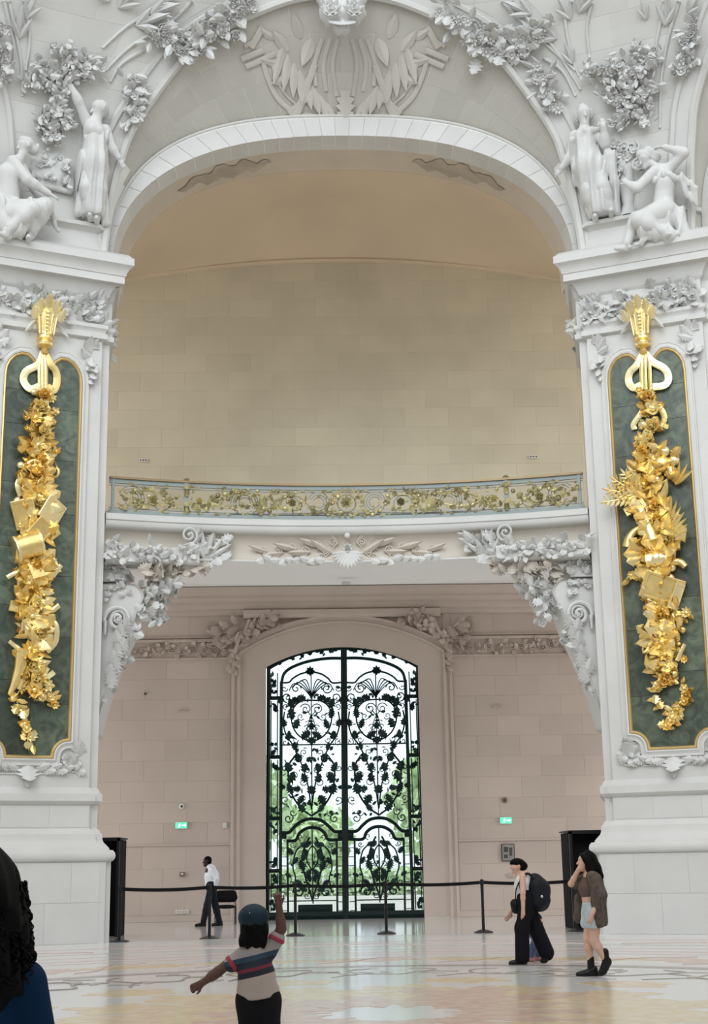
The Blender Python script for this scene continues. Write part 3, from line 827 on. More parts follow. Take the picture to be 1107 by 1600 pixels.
        board(1038, 922, 60, 40, -22, .18, .09, (6, 14)); board(1060, 934, 16, 40, -22, .20, .08, (0, 40), m='goldlight')
        horn([(1060, 1034), (1072, 1008)], 4, 4, 'baton', 'goldlight', .16)
        a = np.linspace(0, 2 * math.pi, 13)[:-1]
        for t in a:
            put(rr.choice(['flower', 'rose', 'leaf', 'broad']), 1050 + 24 * math.cos(t), 1086 + 20 * math.sin(t), 16, -math.degrees(t), .08, 8, rr.choice(['gold', 'goldlight']))
            put('leaf', 1050 + 24 * math.cos(t + .25), 1086 + 20 * math.sin(t + .25), 15, -math.degrees(t) - 90 + rr.uniform(-30, 30), .05, 15)
        sprigs = [[(1040, 1058), (1046, 1066)], [(1062, 1108), (1054, 1118), (1048, 1130), (1042, 1138)], [(1012, 1000), (1006, 1012)], [(1048, 975), (1064, 968), (1078, 956)], [(1012, 868), (992, 896), (984, 908)], [(1050, 1112), (1060, 1122), (1050, 1132)]]
    for sp in sprigs:
        path = spline([P(a, b, .05) for a, b in sp], 4); mb = MB(); mb.tube(path, .018, 5); mb.build('stem', M['gold'], root, smooth='all')
        for i, p in enumerate(path[1::2]):
            place(rr.choice(['flower', 'leaf', 'broad', 'daisy']), rr.choice(['gold', 'goldlight']), root, p + fN(s) * .04, B, rr.uniform(14, 19) * K, rr.uniform(0, 360), 12)
            place('leaf', 'gold', root, p + fN(s) * .02, B, rr.uniform(13, 18) * K, rr.uniform(0, 360), 16)
    return root
trophy(-1, 'gilded trophy of books, drum and flowers on the left green marble panel')
trophy(1, 'gilded trophy of wheat, torch and open book on the right green marble panel')

# ================================================================== PIER CARVING (white foliage on capitals and panel frames)
for s in (-1, 1):
    root = PIER[s]; B = (fR(s), ZZ, fN(s)); rr = random.Random(21 + s)
    # capital frieze: garlands of leaves and fruit
    for k in range(86):
        u = rr.uniform(.25, 2.78); z = 12.78 + .56 * rr.random()
        place(rr.choice(['acan', 'leaf', 'broad', 'acan2']), 'plaster', root, fpt(s, u, z, .15), B, rr.uniform(.20, .34), rr.uniform(0, 360), rr.uniform(15, 40))
    for k in range(26):
        u = rr.uniform(.3, 2.7); z = 12.84 + .42 * rr.random()
        place(rr.choice(['flower', 'rose', 'bud', 'daisy']), 'plaster', root, fpt(s, u, z, .20), B, rr.uniform(.13, .24), rr.uniform(0, 90), rr.uniform(-10, 25))
    for sg in (-1, 1):   # ribbons falling beside the crown, corner leaves, swirl over the panel
        place('blade', 'plaster', root, fpt(s, 1.51, 12.72, .17) + fR(s) * sg * .18, B, .52, -sg * 145, 6, .42)
        q = fpt(s, 1.51, 12.05, .13) + fR(s) * sg * .98
        for a_, L_, dz_ in ((20, .34, .12), (50, .36, .06), (80, .34, 0), (-20, .26, .16), (170, .34, -.05), (200, .40, -.12), (150, .26, -.2), (190, .30, -.34), (175, .24, -.5)):
            place(rr.choice(['acan', 'acan2']), 'plaster', root, q + ZZ * dz_ + fR(s) * sg * rr.uniform(0, .06), B, L_, sg * a_, 14, L_ * .8)
        place('scroll', 'plaster', root, q + ZZ * .30 + fR(s) * sg * .05, B, .24, 90 if sg > 0 else -90, 0)
        # bottom corner ornament
        q = fpt(s, 1.51, 3.36, .13) + fR(s) * sg * .90
        place('scroll', 'plaster', root, q, B, .26, 0 if sg > 0 else 180, 0)
        for a, L in ((sg * -25, .40), (sg * 20, .36), (sg * 75, .30), (sg * -100, .28), (sg * 150, .26), (sg * -60, .3), (sg * 45, .28), (sg * 110, .24), (sg * -140, .24), (sg * -5, .46), (sg * 5, .30)):
            place(rr.choice(['acan', 'acan2', 'broad']), 'plaster', root, q + ZZ * rr.uniform(-.08, .22) + fR(s) * sg * rr.uniform(-.12, .08), B, L * .85, a, 16)
        place('bud', 'plaster', root, q + fN(s) * .05 + fR(s) * sg * .05, B, .16, 0, 0)
        # swag along the bottom rail
        for j in range(5):
            place('acan', 'plaster', root, fpt(s, 1.51, 3.33, .13) + fR(s) * sg * (.16 + .12 * j), B, .30, -sg * (90 + rr.uniform(-18, 18)), 10, .30)
        mb = MB(); mb.tube([fpt(s, 1.51, 3.47, .14) + fR(s) * sg * t for t in (.12, .72)], .018, 6); mb.tube([fpt(s, 1.51, 3.22, .14) + fR(s) * sg * t for t in (.14, .60)], .015, 6); mb.build('fillet', M['white'], root)
    place('acan2', 'plaster', root, fpt(s, 1.51, 3.42, .15), B, .42, 180, 10, .5); place('bud', 'plaster', root, fpt(s, 1.51, 3.04, .14), B, .13, 0, 0); place('leaf', 'plaster', root, fpt(s, 1.51, 3.14, .14), B, .2, 180, 8, .26)
    # bosses on the inner return of the capital
    for k in range(16):
        yy_ = rr.uniform(29.1, 30.3); p = V(s * (5.07 + (yy_ - 28.97) * .2), yy_, 12.62 + .6 * rr.random()); Bs = (V(0, s, 0), ZZ, V(-s, 0, 0))
        place(rr.choice(['acan', 'leaf', 'flower']), 'plaster', root, p, Bs, rr.uniform(.22, .36), rr.uniform(0, 360), 20)
# ================================================================== SCULPTING: smooth blended bodies on a voxel grid
class Sdf:
    def __init__(self, lo, hi, h):
        self.lo = np.array(lo, float); self.h = h
        self.n = np.ceil((np.array(hi) - self.lo) / h).astype(int) + 1
        self.D = np.full(self.n, 1.0, np.float32)
    def win(self, lo, hi, pad):
        a = np.clip(np.floor((lo - pad - self.lo) / self.h).astype(int), 0, self.n - 1)
        b = np.clip(np.ceil((hi + pad - self.lo) / self.h).astype(int) + 1, 1, self.n)
        if (b <= a).any(): return None, None
        ax = [self.lo[i] + self.h * np.arange(a[i], b[i]) for i in range(3)]
        return tuple(slice(a[i], b[i]) for i in range(3)), np.meshgrid(*ax, indexing='ij')
    def _put(self, sl, d, k, sub):
        D = self.D[sl]
        if sub:
            d = -d; h = np.maximum(k - np.abs(D - d), 0) / k; self.D[sl] = np.maximum(D, d) + h * h * k * .25
        else:
            h = np.maximum(k - np.abs(D - d), 0) / k; self.D[sl] = np.minimum(D, d) - h * h * k * .25
    def cone(self, a, b, ra, rb=None, k=.03, sub=False, fold=None, flat=None):
        a = np.array(a, float); b = np.array(b, float); rb = ra if rb is None else rb; m = max(ra, rb)
        fl = 1.0 if flat is None else max(1.0, 1 / min(flat))
        sl, X = self.win(np.minimum(a, b) - m * fl, np.maximum(a, b) + m * fl, k + 3 * self.h + .02)
        if sl is None: return self
        ab = b - a; L2 = ab @ ab + 1e-9
        q = [X[i] - a[i] for i in range(3)]
        t = np.clip((q[0] * ab[0] + q[1] * ab[1] + q[2] * ab[2]) / L2, 0, 1)
        w = [q[i] - t * ab[i] for i in range(3)]
        if flat is not None: w = [w[i] * flat[i] for i in range(3)]
        d = np.sqrt(w[0] ** 2 + w[1] ** 2 + w[2] ** 2) - (ra + (rb - ra) * t)
        if fold is not None: d = d + fold(X[0], X[1], X[2], t)
        self._put(sl, d.astype(np.float32), k, sub); return self
    def ell(self, c, r, k=.03, sub=False, rz=0, rx=0, ry=0, fold=None):
        c = np.array(c, float); r = np.array(r, float); m = r.max()
        sl, X = self.win(c - m, c + m, k + 3 * self.h + .02)
        if sl is None: return self
        Rm = np.array((Matrix.Rotation(rz, 3, 'Z') @ Matrix.Rotation(rx, 3, 'X') @ Matrix.Rotation(ry, 3, 'Y'))).T
        q = [X[i] - c[i] for i in range(3)]
        p = [Rm[i, 0] * q[0] + Rm[i, 1] * q[1] + Rm[i, 2] * q[2] for i in range(3)]
        k0 = np.sqrt(sum((p[i] / r[i]) ** 2 for i in range(3))); k1 = np.sqrt(sum((p[i] / r[i] ** 2) ** 2 for i in range(3))) + 1e-6
        d = k0 * (k0 - 1) / k1
        if fold is not None: d = d + fold(X[0], X[1], X[2], 0)
        self._put(sl, d.astype(np.float32), k, sub); return self
    def cut(self, p, n):
        # remove everything on the side the normal n points to
        ax = [self.lo[i] + self.h * np.arange(self.n[i]) for i in range(3)]; n = np.array(n, float) / np.linalg.norm(n)
        d = ((ax[0] - p[0]) * n[0])[:, None, None] + ((ax[1] - p[1]) * n[1])[None, :, None] + ((ax[2] - p[2]) * n[2])[None, None, :]
        self.D = np.maximum(self.D, d.astype(np.float32)); return self
    def chain(self, pts, rad, k=.03, **kw):
        for i in range(len(pts) - 1): self.cone(pts[i], pts[i + 1], rad[i], rad[i + 1], k, **kw)
        return self
    def mesh(self):
        D = self.D; D[0] = D[-1] = 1; D[:, 0] = D[:, -1] = 1; D[:, :, 0] = D[:, :, -1] = 1
        ins = D < 0; n = D.shape
        cnt = np.zeros((n[0] - 1, n[1] - 1, n[2] - 1), np.int8)
        cs = [(i, j, k) for i in (0, 1) for j in (0, 1) for k in (0, 1)]
        S = lambda A, c: A[c[0]:n[0] - 1 + c[0], c[1]:n[1] - 1 + c[1], c[2]:n[2] - 1 + c[2]]
        for c in cs: cnt += S(ins, c)
        act = (cnt > 0) & (cnt < 8); idx = np.argwhere(act)
        if not len(idx): return np.zeros((0, 3)), []
        vid = np.full(act.shape, -1, np.int64); vid[act] = np.arange(len(idx))
        acc = np.zeros((len(idx), 3)); w = np.zeros(len(idx))
        dv = {c: D[idx[:, 0] + c[0], idx[:, 1] + c[1], idx[:, 2] + c[2]] for c in cs}
        for c in cs:
            for a in range(3):
                if c[a] == 0:
                    e = list(c); e[a] = 1; e = tuple(e); d0, d1 = dv[c], dv[e]; cr = (d0 < 0) != (d1 < 0)
                    t = np.where(cr, d0 / np.where(cr, d0 - d1, 1), 0)
                    p = np.tile(np.array(c, float), (len(idx), 1)); p[:, a] = t
                    acc[cr] += p[cr]; w[cr] += 1
        vs = self.lo + (idx + acc / w[:, None]) * self.h
        fs = []
        for a in range(3):
            b, c = (a + 1) % 3, (a + 2) % 3
            s0 = [slice(0, None)] * 3; s1 = [slice(0, None)] * 3; s0[a] = slice(0, -1); s1[a] = slice(1, None)
            ch = ins[tuple(s0)] != ins[tuple(s1)]; E = np.argwhere(ch)
            E = E[(E[:, b] > 0) & (E[:, c] > 0)]
            o = np.zeros(3, int)
            def g(db, dc):
                q = E.copy(); q[:, b] -= db; q[:, c] -= dc; return vid[q[:, 0], q[:, 1], q[:, 2]]
            Q = np.stack([g(1, 1), g(0, 1), g(0, 0), g(1, 0)], 1)
            fl = ins[E[:, 0], E[:, 1], E[:, 2]]; Q[~fl] = Q[~fl][:, ::-1]
            fs.append(Q[(Q >= 0).all(1)])
        return vs, np.concatenate(fs)
    def build(self, name, m, parent, O=None, B=None, smooth='all', **kw):
        vs, fs = self.mesh()
        if B is not None: vs = O + vs[:, 0:1] * B[0] + vs[:, 2:3] * B[1] - vs[:, 1:2] * B[2]
        elif O is not None: vs = vs + O
        mb = MB(); mb.v = [vs]; mb.f = [tuple(int(i) for i in q) for q in fs]; mb.n = len(vs)
        return mb.build(name, M[m], parent, smooth=smooth, **kw)
def unit(v): v = np.array(v, float); return v / (np.linalg.norm(v) + 1e-9)
def head(S, c, f, s=1.0, tilt=0.0, k=.02, hair=None):
    # c = skull centre, f = horizontal facing direction, s = scale (1 = adult head 0.23 tall); tilt > 0 looks down
    c = np.array(c, float); f0 = unit((f[0], f[1], 0)); l = np.cross((0, 0, 1), f0)
    f = f0 * math.cos(tilt) - V(0, 0, 1) * math.sin(tilt); u = np.cross(f, l)
    p = lambda a, b, d: c + (f * a + l * b + u * d) * s
    S.cone(p(-.02, 0, .03), p(.012, 0, .03), .088 * s, .083 * s, k * s)
    S.cone(p(.02, 0, 0), p(.045, 0, -.075), .068 * s, .045 * s, .03 * s)
    S.cone(p(.085, 0, .012), p(.112, 0, -.03), .010 * s, .015 * s, .012 * s)
    S.ell(p(.088, 0, -.066), (.014 * s,) * 3, .012 * s); S.ell(p(.078, 0, -.10), (.022 * s,) * 3, .02 * s)
    for sg in (-1, 1):
        S.ell(p(.092, sg * .034, .012), (.017 * s,) * 3, .015 * s, sub=True)
        S.ell(p(.078, sg * .033, .010), (.014 * s,) * 3, .006 * s)
        S.cone(p(.082, sg * .018, .032), p(.074, sg * .052, .030), .010 * s, .009 * s, .012 * s)
        S.cone(p(-.005, sg * .085, -.015), p(-.008, sg * .088, .02), .012 * s, .018 * s, .01 * s)
    S.ell(p(.102, 0, -.078), (.010 * s, .026 * s, .004 * s), .005 * s, sub=True)
    return p
def hand(S, w, d, n, s=1.0, curl=.5, k=.010, thumb=1):
    # w = wrist, d = direction of fingers, n = back-of-hand normal
    d = unit(d); n = unit(np.array(n) - d * (np.array(n) @ d)); l = np.cross(n, d) * thumb
    w = np.array(w, float); q = lambda a, b, c: w + (d * a + l * b + n * c) * s
    for b in (-.026, -.009, .009, .026): S.cone(q(.015, b * .7, 0), q(.085, b, 0), .014 * s, .012 * s, k)
    for b, L in ((-.028, .055), (-.0095, .072), (.0095, .078), (.028, .070)):
        a = curl; p0 = q(.085, b, 0)
        p1 = p0 + (d * math.cos(a * .7) - n * math.sin(a * .7)) * L * .5 * s
        p2 = p1 + (d * math.cos(a * 1.7) - n * math.sin(a * 1.7)) * L * .5 * s
        S.cone(p0, p1, .0098 * s, .009 * s, .004); S.cone(p1, p2, .009 * s, .0075 * s, .004)
    p1 = q(.05, .050, -.012); S.cone(q(.02, .022, -.005), p1, .014 * s, .011 * s, k); S.cone(p1, q(.085, .056, -.03), .0105 * s, .008 * s, .004)
LS = [1.22]
def limb(S, a, b, c, ra, rb, rc, k=.03):
    ra, rb, rc = ra * LS[0], rb * LS[0], rc * LS[0]
    S.cone(a, b, ra, rb, k); S.cone(b, c, rb * .98, rc, k)
    m = np.array(b) * .68 + np.array(c) * .32
    S.ell(m, (rb * .98,) * 3, k)
def foot(S, ank, d, s=1.0, r=.04, k=.03):
    d = unit((d[0], d[1], 0)); a = np.array(ank, float)
    S.cone(a + V(0, 0, -.01) - d * .03 * s, a + V(0, 0, -.055 * s) - d * .045 * s, r * s, .036 * s, k)
    S.cone(a + V(0, 0, -.035 * s), a + d * .13 * s + V(0, 0, -.062 * s), r * s, .030 * s, k)
    S.cone(a + V(0, 0, -.062 * s) - d * .04 * s, a + d * .15 * s + V(0, 0, -.065 * s), .032 * s, .028 * s, k)
def folds(amp, freq, seed=0.0, swirl=0.0):
    # sharp-crested cloth folds running mostly downward
    return lambda x, y, z, t: 2.5 * amp * (np.abs(np.sin(.5 * freq * (x + .05 * np.sin(z * 1.9 + seed)) + swirl * .35 * z + seed)) - .6 + .35 * np.abs(np.sin(freq * .8 * x - swirl * .4 * z + 2 * seed + 3 * y)))
def hairf(amp, freq, seed=0.0, swirl=0.0):
    return lambda x, y, z, t: amp * (np.sin(freq * .5 * x + swirl * .6 * z + seed) * np.sin(freq * .4 * z + swirl * .3 * y) )
def stage(s, px, py, o=.35):
    P = fpx(s, px, py, .0)
    return P + fN(s) * o

# ---- statue helper: pixel coordinates relative to an anchor -> local metres
def statue(s, ax, ay, o, label, ext, h=.021, lean=.27):
    O = fpx(s, ax, ay, o); B = (fR(s), ZZ + lean * unit(V(-.1 * O[0], -2.8, 0)), fN(s))   # high relief figures lean out with the vault
    k = .0131
    L = lambda px, py, y=0.0: V((px - ax) * k / ca * .96, y, (ay - py) * k * 1.0)
    root = thing('statue', label, 'statue', O)
    lo = L(ext[0], ext[3]) - V(.05, .75, .05); hi = L(ext[2], ext[1]) + V(.05, .45, .05)
    return root, O, B, L, (lambda: Sdf(lo, hi, h)), k

# left standing nymph, arm raised to the tree
root, O, B, L, mk, k = statue(-1, 145, 347, .27, 'white stone standing draped woman raising one arm, left of the great arch', (85, 125, 195, 365))
S = mk(); s = 1.55
S.cone(L(142, 248), L(140, 205, -.05), .20, .21, .12); S.cone(L(140, 205, -.05), L(143, 190), .19, .13, .1); S.cone(L(143, 192), L(148, 178), .10, .085, .05)
for sx_q in (134, 147): S.ell(L(sx_q, 208, -.20), (.10, .09, .10), .06)
head(S, L(149, 168), (-1, -.25), s * 1.25, .1)
limb(S, L(129, 190), L(114, 164, -.08), L(101, 141, -.05), .10, .078, .055, .06); hand(S, L(101, 141, -.05), (-.5, 0, 1), (0, -1, 0), s, .5)
limb(S, L(160, 197), L(170, 224, -.05), L(181, 241, -.12), .10, .078, .055, .06); hand(S, L(181, 241, -.12), (.5, -.2, -.8), (0, -1, 0), s, .3)
for (a, b, c) in (((136, 255), (130, 300), (139, 338)), ((150, 255), (152, 300), (150, 341))):
    limb(S, L(*a), L(*b, -.16), L(*c, -.06), .17, .12, .07, .08); foot(S, L(*c, -.08), (-.3, -1), s)
S.build('figure', 'plaster', root, O, B)
S = mk(); f = folds(.020, 26, .5, 3)
S.cone(L(143, 214, -.03), L(141, 258, -.05), .26, .33, .1, fold=f); S.cone(L(141, 258, -.05), L(144, 330, -.02), .33, .31, .1, fold=folds(.035, 26, 1.2, 1.5)); S.cone(L(136, 252, -.2), L(134, 325, -.12), .12, .13, .08, fold=folds(.02, 34, 0, 1)); S.cut(L(144, 340), (0, 0, -1))
S.chain([L(127, 218, -.1), L(140, 204, -.18), L(158, 216, -.16), L(163, 200, -.1)], [.05, .06, .06, .05], .05, fold=folds(.012, 40, .3, 10))
S.chain([L(158, 215), L(160, 260, .05), L(158, 300, .05), L(166, 345, .0)], [.09, .13, .13, .10], .08, fold=folds(.02, 34, 2.0, 2))
S.chain([L(128, 258, .05), L(126, 300, .08), L(122, 335, .06)], [.10, .10, .10], .08, fold=folds(.02, 34, 2.6, 2))
S.build('drapery', 'plaster', root, O, B)
S = mk(); S.ell(L(151, 160, .04), (.155, .16, .13), .05, fold=hairf(.012, 50, .3, 20)); S.cone(L(141, 158, .0), L(158, 156, .1), .05, .07, .05); S.ell(L(158, 166, .10), (.10, .10, .09), .05)
S.build('hair', 'plaster', root, O, B)

# left seated nymph in profile
root, O, B, L, mk, k = statue(-1, 35, 380, .42, 'white stone seated draped woman in profile, at the left edge beside the shield', (-60, 200, 95, 400), lean=.14)
S = mk()
S.cone(L(10, 330), L(8, 275, -.05), .25, .23, .12); S.cone(L(8, 275, -.05), L(20, 248), .22, .13, .1); S.cone(L(20, 250), L(30, 234), .10, .085, .05)
head(S, L(32, 222), (-1, -.35), 1.7, .15)
limb(S, L(12, 256, -.18), L(34, 286, -.30), L(68, 300, -.26), .105, .085, .055, .06); hand(S, L(68, 300, -.26), (1, -.1, -.35), (0, -.6, .8), 1.6, .4)
limb(S, L(30, 254, .1), L(52, 285, .1), L(70, 312, .05), .09, .075, .05, .06)
limb(S, L(12, 335, -.1), L(62, 325, -.32), L(44, 372, -.22), .19, .14, .08, .08); foot(S, L(40, 376, -.26), (-.2, -1), 1.6)
limb(S, L(6, 345, -.2), L(40, 340, -.5), L(5, 378, -.4), .18, .13, .08, .08); foot(S, L(5, 380, -.4), (-.9, -.4), 1.5)
S.build('figure', 'plaster', root, O, B)
S = mk(); f = folds(.03, 22, .8, 5)
S.cone(L(-5, 335, -.1), L(58, 328, -.32), .25, .19, .1, fold=f); S.cone(L(-5, 345, -.1), L(10, 372, -.3), .27, .22, .1, fold=f); S.cone(L(58, 330, -.32), L(46, 362, -.22), .19, .16, .1, fold=f)
S.cone(L(35, 345, -.35), L(25, 368, -.3), .24, .20, .1, fold=f); S.cone(L(5, 300, 0), L(10, 330, 0), .23, .27, .1, fold=folds(.02, 30, .2, 14)); S.chain([L(62, 320, -.2), L(78, 330, -.1), L(88, 350, 0)], [.06, .08, .05], .05, fold=folds(.015, 40, 1, 8))
S.chain([L(-20, 300, .1), L(-25, 340, .1), L(-20, 372, .0)], [.12, .16, .14], .08, fold=f)
S.build('drapery', 'plaster', root, O, B)
S = mk(); S.ell(L(36, 215, .04), (.17, .17, .15), .05, fold=hairf(.016, 45, .3, 22)); S.ell(L(46, 222, .05), (.12, .12, .10), .05); S.ell(L(52, 214, .05), (.05, .05, .06), .03); S.ell(L(28, 212, -.02), (.10, .12, .08), .05)
S.build('hair', 'plaster', root, O, B)

# right standing nymph
root, O, B, L, mk, k = statue(1, 935, 345, .27, 'white stone standing robed woman with one arm hanging, right of the great arch', (868, 135, 985, 360))
S = mk(); s = 1.55
S.cone(L(925, 250), L(922, 210, -.05), .20, .21, .12); S.cone(L(922, 210, -.05), L(922, 195), .19, .13, .1); S.cone(L(922, 196), L(922, 182), .10, .085, .05)
head(S, L(922, 173), (.45, -1), s * 1.25, .12)
limb(S, L(905, 202), L(897, 232, .0), L(882, 252, -.08), .10, .08, .055, .06); hand(S, L(882, 252, -.08), (-.7, -.2, -.7), (0, -1, 0), s, .6)
limb(S, L(940, 205), L(955, 228, -.1), L(956, 205, -.25), .10, .08, .055, .06); hand(S, L(956, 205, -.25), (-.1, -.1, 1), (.5, -1, 0), s, .9)
for (a, b, c) in (((918, 258), (925, 300), (932, 338)), ((936, 256), (948, 298), (958, 334))):
    limb(S, L(*a), L(*b, -.16), L(*c, -.06), .17, .12, .07, .08); foot(S, L(*c, -.08), (.2, -1), s)
S.build('figure', 'plaster', root, O, B)
S = mk()
S.cone(L(922, 214, -.03), L(926, 258, -.05), .27, .34, .1, fold=folds(.026, 26, 2.5, -3)); S.cone(L(926, 258, -.05), L(941, 328, -.02), .33, .31, .1, fold=folds(.036, 26, .2, -2)); S.cut(L(942, 339), (0, 0, -1))
S.chain([L(900, 240, -.05), L(905, 215, -.2), L(925, 205, -.22), L(945, 204, -.15)], [.07, .07, .06, .07], .05, fold=folds(.014, 36, .3, 9))
S.chain([L(900, 236), L(903, 270, .05), L(915, 300, .05), L(922, 335, .02)], [.10, .09, .08, .06], .08, fold=folds(.02, 34, 2.0, 2))
S.chain([L(948, 210), L(960, 245, .0), L(966, 290, .0), L(965, 338, .0)], [.09, .12, .12, .10], .08, fold=folds(.02, 34, .6, 2))
S.build('drapery', 'plaster', root, O, B)
S = mk(); S.ell(L(921, 165, .05), (.16, .16, .13), .05, fold=hairf(.02, 42, .3, 22)); S.ell(L(910, 172, .02), (.06, .08, .11), .04, fold=hairf(.012, 60, .2, 30)); S.ell(L(932, 169, .06), (.07, .09, .12), .04); S.ell(L(920, 157, .02), (.11, .1, .06), .04)
S.build('hair', 'plaster', root, O, B)

# right seated nymph, back half turned
root, O, B, L, mk, k = statue(1, 1035, 380, .42, 'white stone seated woman twisting with one elbow raised, at the right edge beside the vase', (965, 195, 1110, 400), lean=.14)
S = mk()
S.cone(L(1040, 325), L(1047, 285, -.05), .23, .19, .12); S.cone(L(1047, 285, -.05), L(1043, 262), .20, .17, .1); S.cone(L(1043, 262), L(1028, 245), .09, .08, .05)
head(S, L(1020, 236), (-.8, -.6), 1.65, .45)
limb(S, L(1056, 258), L(1080, 242, -.1), L(1052, 230, -.2), .10, .08, .055, .06); hand(S, L(1052, 230, -.2), (-1, 0, .2), (0, 0, 1), 1.5, .5)
limb(S, L(1033, 265, -.15), L(1006, 292, -.3), L(992, 280, -.25), .10, .08, .055, .06); hand(S, L(992, 280, -.25), (-.6, 0, .8), (0, -1, 0), 1.5, .8)
limb(S, L(1045, 330, -.1), L(1008, 350, -.42), L(1042, 372, -.3), .19, .14, .08, .08); foot(S, L(1046, 376, -.3), (.5, -1), 1.5)
limb(S, L(1035, 335, -.2), L(1000, 338, -.15), L(985, 380, -.3), .17, .12, .075, .08); foot(S, L(982, 382, -.3), (-.8, -.6), 1.5)
S.build('figure', 'plaster', root, O, B)
S = mk(); f = folds(.028, 24, .8, -6)
S.cone(L(1055, 335, .0), L(1015, 362, -.3), .22, .19, .1, fold=f); S.cone(L(1010, 365, -.3), L(1050, 375, -.2), .17, .2, .1, fold=f); S.cone(L(1060, 335, 0), L(1070, 372, 0), .17, .20, .1, fold=f)
S.chain([L(1030, 283, -.2), L(1050, 275, -.22), L(1072, 285, -.1), L(1085, 320, .0)], [.06, .08, .09, .07], .06, fold=folds(.018, 34, 1.0, 6)); S.chain([L(1072, 275, 0), L(1090, 300, 0), L(1092, 325, .05)], [.07, .09, .05], .06, fold=folds(.018, 34, 1.0, 6))
S.chain([L(1018, 378, -.3), L(1000, 386, -.35), L(985, 388, -.3)], [.08, .06, .03], .05, fold=f)
S.build('drapery', 'plaster', root, O, B)
S = mk(); S.ell(L(1023, 228, .03), (.19, .18, .15), .05, fold=hairf(.024, 36, .3, 18)); S.ell(L(1034, 234, .05), (.12, .13, .13), .05, fold=hairf(.02, 40, .3, 20)); S.ell(L(1012, 228, -.05), (.10, .11, .10), .05)
S.build('hair', 'plaster', root, O, B)

# ---- pedestals under the groups, shield and vase
for s in (-1, 1):
    wd = 'left' if s < 0 else 'right'
    p = thing('pedestal', 'curved white stone pedestal under the statues on the %s pier cornice' % wd, 'pedestal', fpt(s, 1.0, 14.4, .1))
    mb = MB()
    for zz, i0 in ((14.36, 0),): pass
    prof = [(.20, 14.36), (.10, 14.50), (.02, 14.70), (.0, 14.88), (.06, 14.95), (.14, 14.97), (.15, 15.05), (.10, 15.08)]
    path = [fpt(1, u, 0, o)[:2] for u, o in ((.42, -.7), (.42, .10), (.50, .16), (1.5, .16), (2.5, .1), (2.75, -.1), (2.75, -.7))]
    sweep_plan(mb, path, prof)
    top = [V(*(q + m_ * .10), 15.08) for q, m_ in zip(np.array(path), mitre(path))]
    mb.add(top, [tuple(range(len(top)))])
    mb.build('pedestal_body', M['white'], p, smooth=True, mirror=(s < 0))
sh = thing('carved_shield', 'white carved cushion-shaped shield between the two left statues', 'shield', fpx(-1, 82, 305, .25)); Bl = (fR(-1), ZZ, fN(-1))
Oq = fpx(-1, 82, 262, .22); S = Sdf((-.75, -.4, -.75), (.75, .4, .75), .03)
S.ell((0, 0, 0), (.44, .18, .50), .05, fold=folds(.014, 16, .4, 9)); S.cone((-.42, 0, -.45), (.40, 0, -.50), .06, .06, .06); S.cone((-.40, 0, .44), (.38, 0, .48), .07, .07, .06)
S.cone((-.42, -.05, -.45), (-.44, -.02, .42), .06, .06, .06, fold=folds(.012, 5, 0, 40)); S.cone((.44, 0, -.45), (.44, 0, .45), .05, .05, .06); S.build('shield_body', 'plaster', sh, Oq, Bl)
rr = random.Random(5)
for j in range(16): place(rr.choice(['leaf', 'flower', 'acan', 'bud']), 'plaster', sh, Oq + fR(-1) * rr.uniform(-.3, .32) + ZZ * rr.uniform(-.15, .2) + fN(-1) * .15, Bl, rr.uniform(.14, .24), rr.uniform(0, 360), 15)
for j in range(9): place(rr.choice(['leaf', 'acan']), 'plaster', sh, Oq + fR(-1) * rr.uniform(-.3, .35) + ZZ * rr.uniform(-.42, -.3) + fN(-1) * .15, Bl, rr.uniform(.14, .24), rr.uniform(0, 360), 15)
va = thing('carved_vase', 'white carved scrolled vase between the two right statues', 'vase', fpx(1, 985, 345, .25)); Br = (fR(1), ZZ, fN(1))
Oq = fpx(1, 983, 340, .12); Oq[2] = 15.06; mb = MB(); mb.lathe([(.22, 0), (.18, .1), (.12, .3), (.16, .5), (.24, .62), (.30, .68), (.28, .72), (.20, .75), (.22, 1.0), (.30, 1.25), (.26, 1.45), (.16, 1.5)], Oq, 18); mb.build('vase_body', M['plaster'], va, smooth=True)
for j, (dx, dz, sc, a) in enumerate(((-.18, 1.3, .34, 0), (.05, 1.55, .26, 30), (.22, 1.5, .3, 200), (-.05, 1.7, .28, 100), (.35, 1.1, .3, 120), (-.2, .95, .25, 250))): place('scroll', 'plaster', va, Oq + fR(1) * dx + ZZ * dz + fN(1) * .25, Br, sc, a, 0)
for j in range(16): place(rr.choice(['leaf', 'acan', 'flower', 'blade']), 'plaster', va, Oq + fR(1) * rr.uniform(-.3, .5) + ZZ * rr.uniform(.75, 1.75) + fN(1) * .26, Br, rr.uniform(.16, .3), rr.uniform(0, 360), 15)

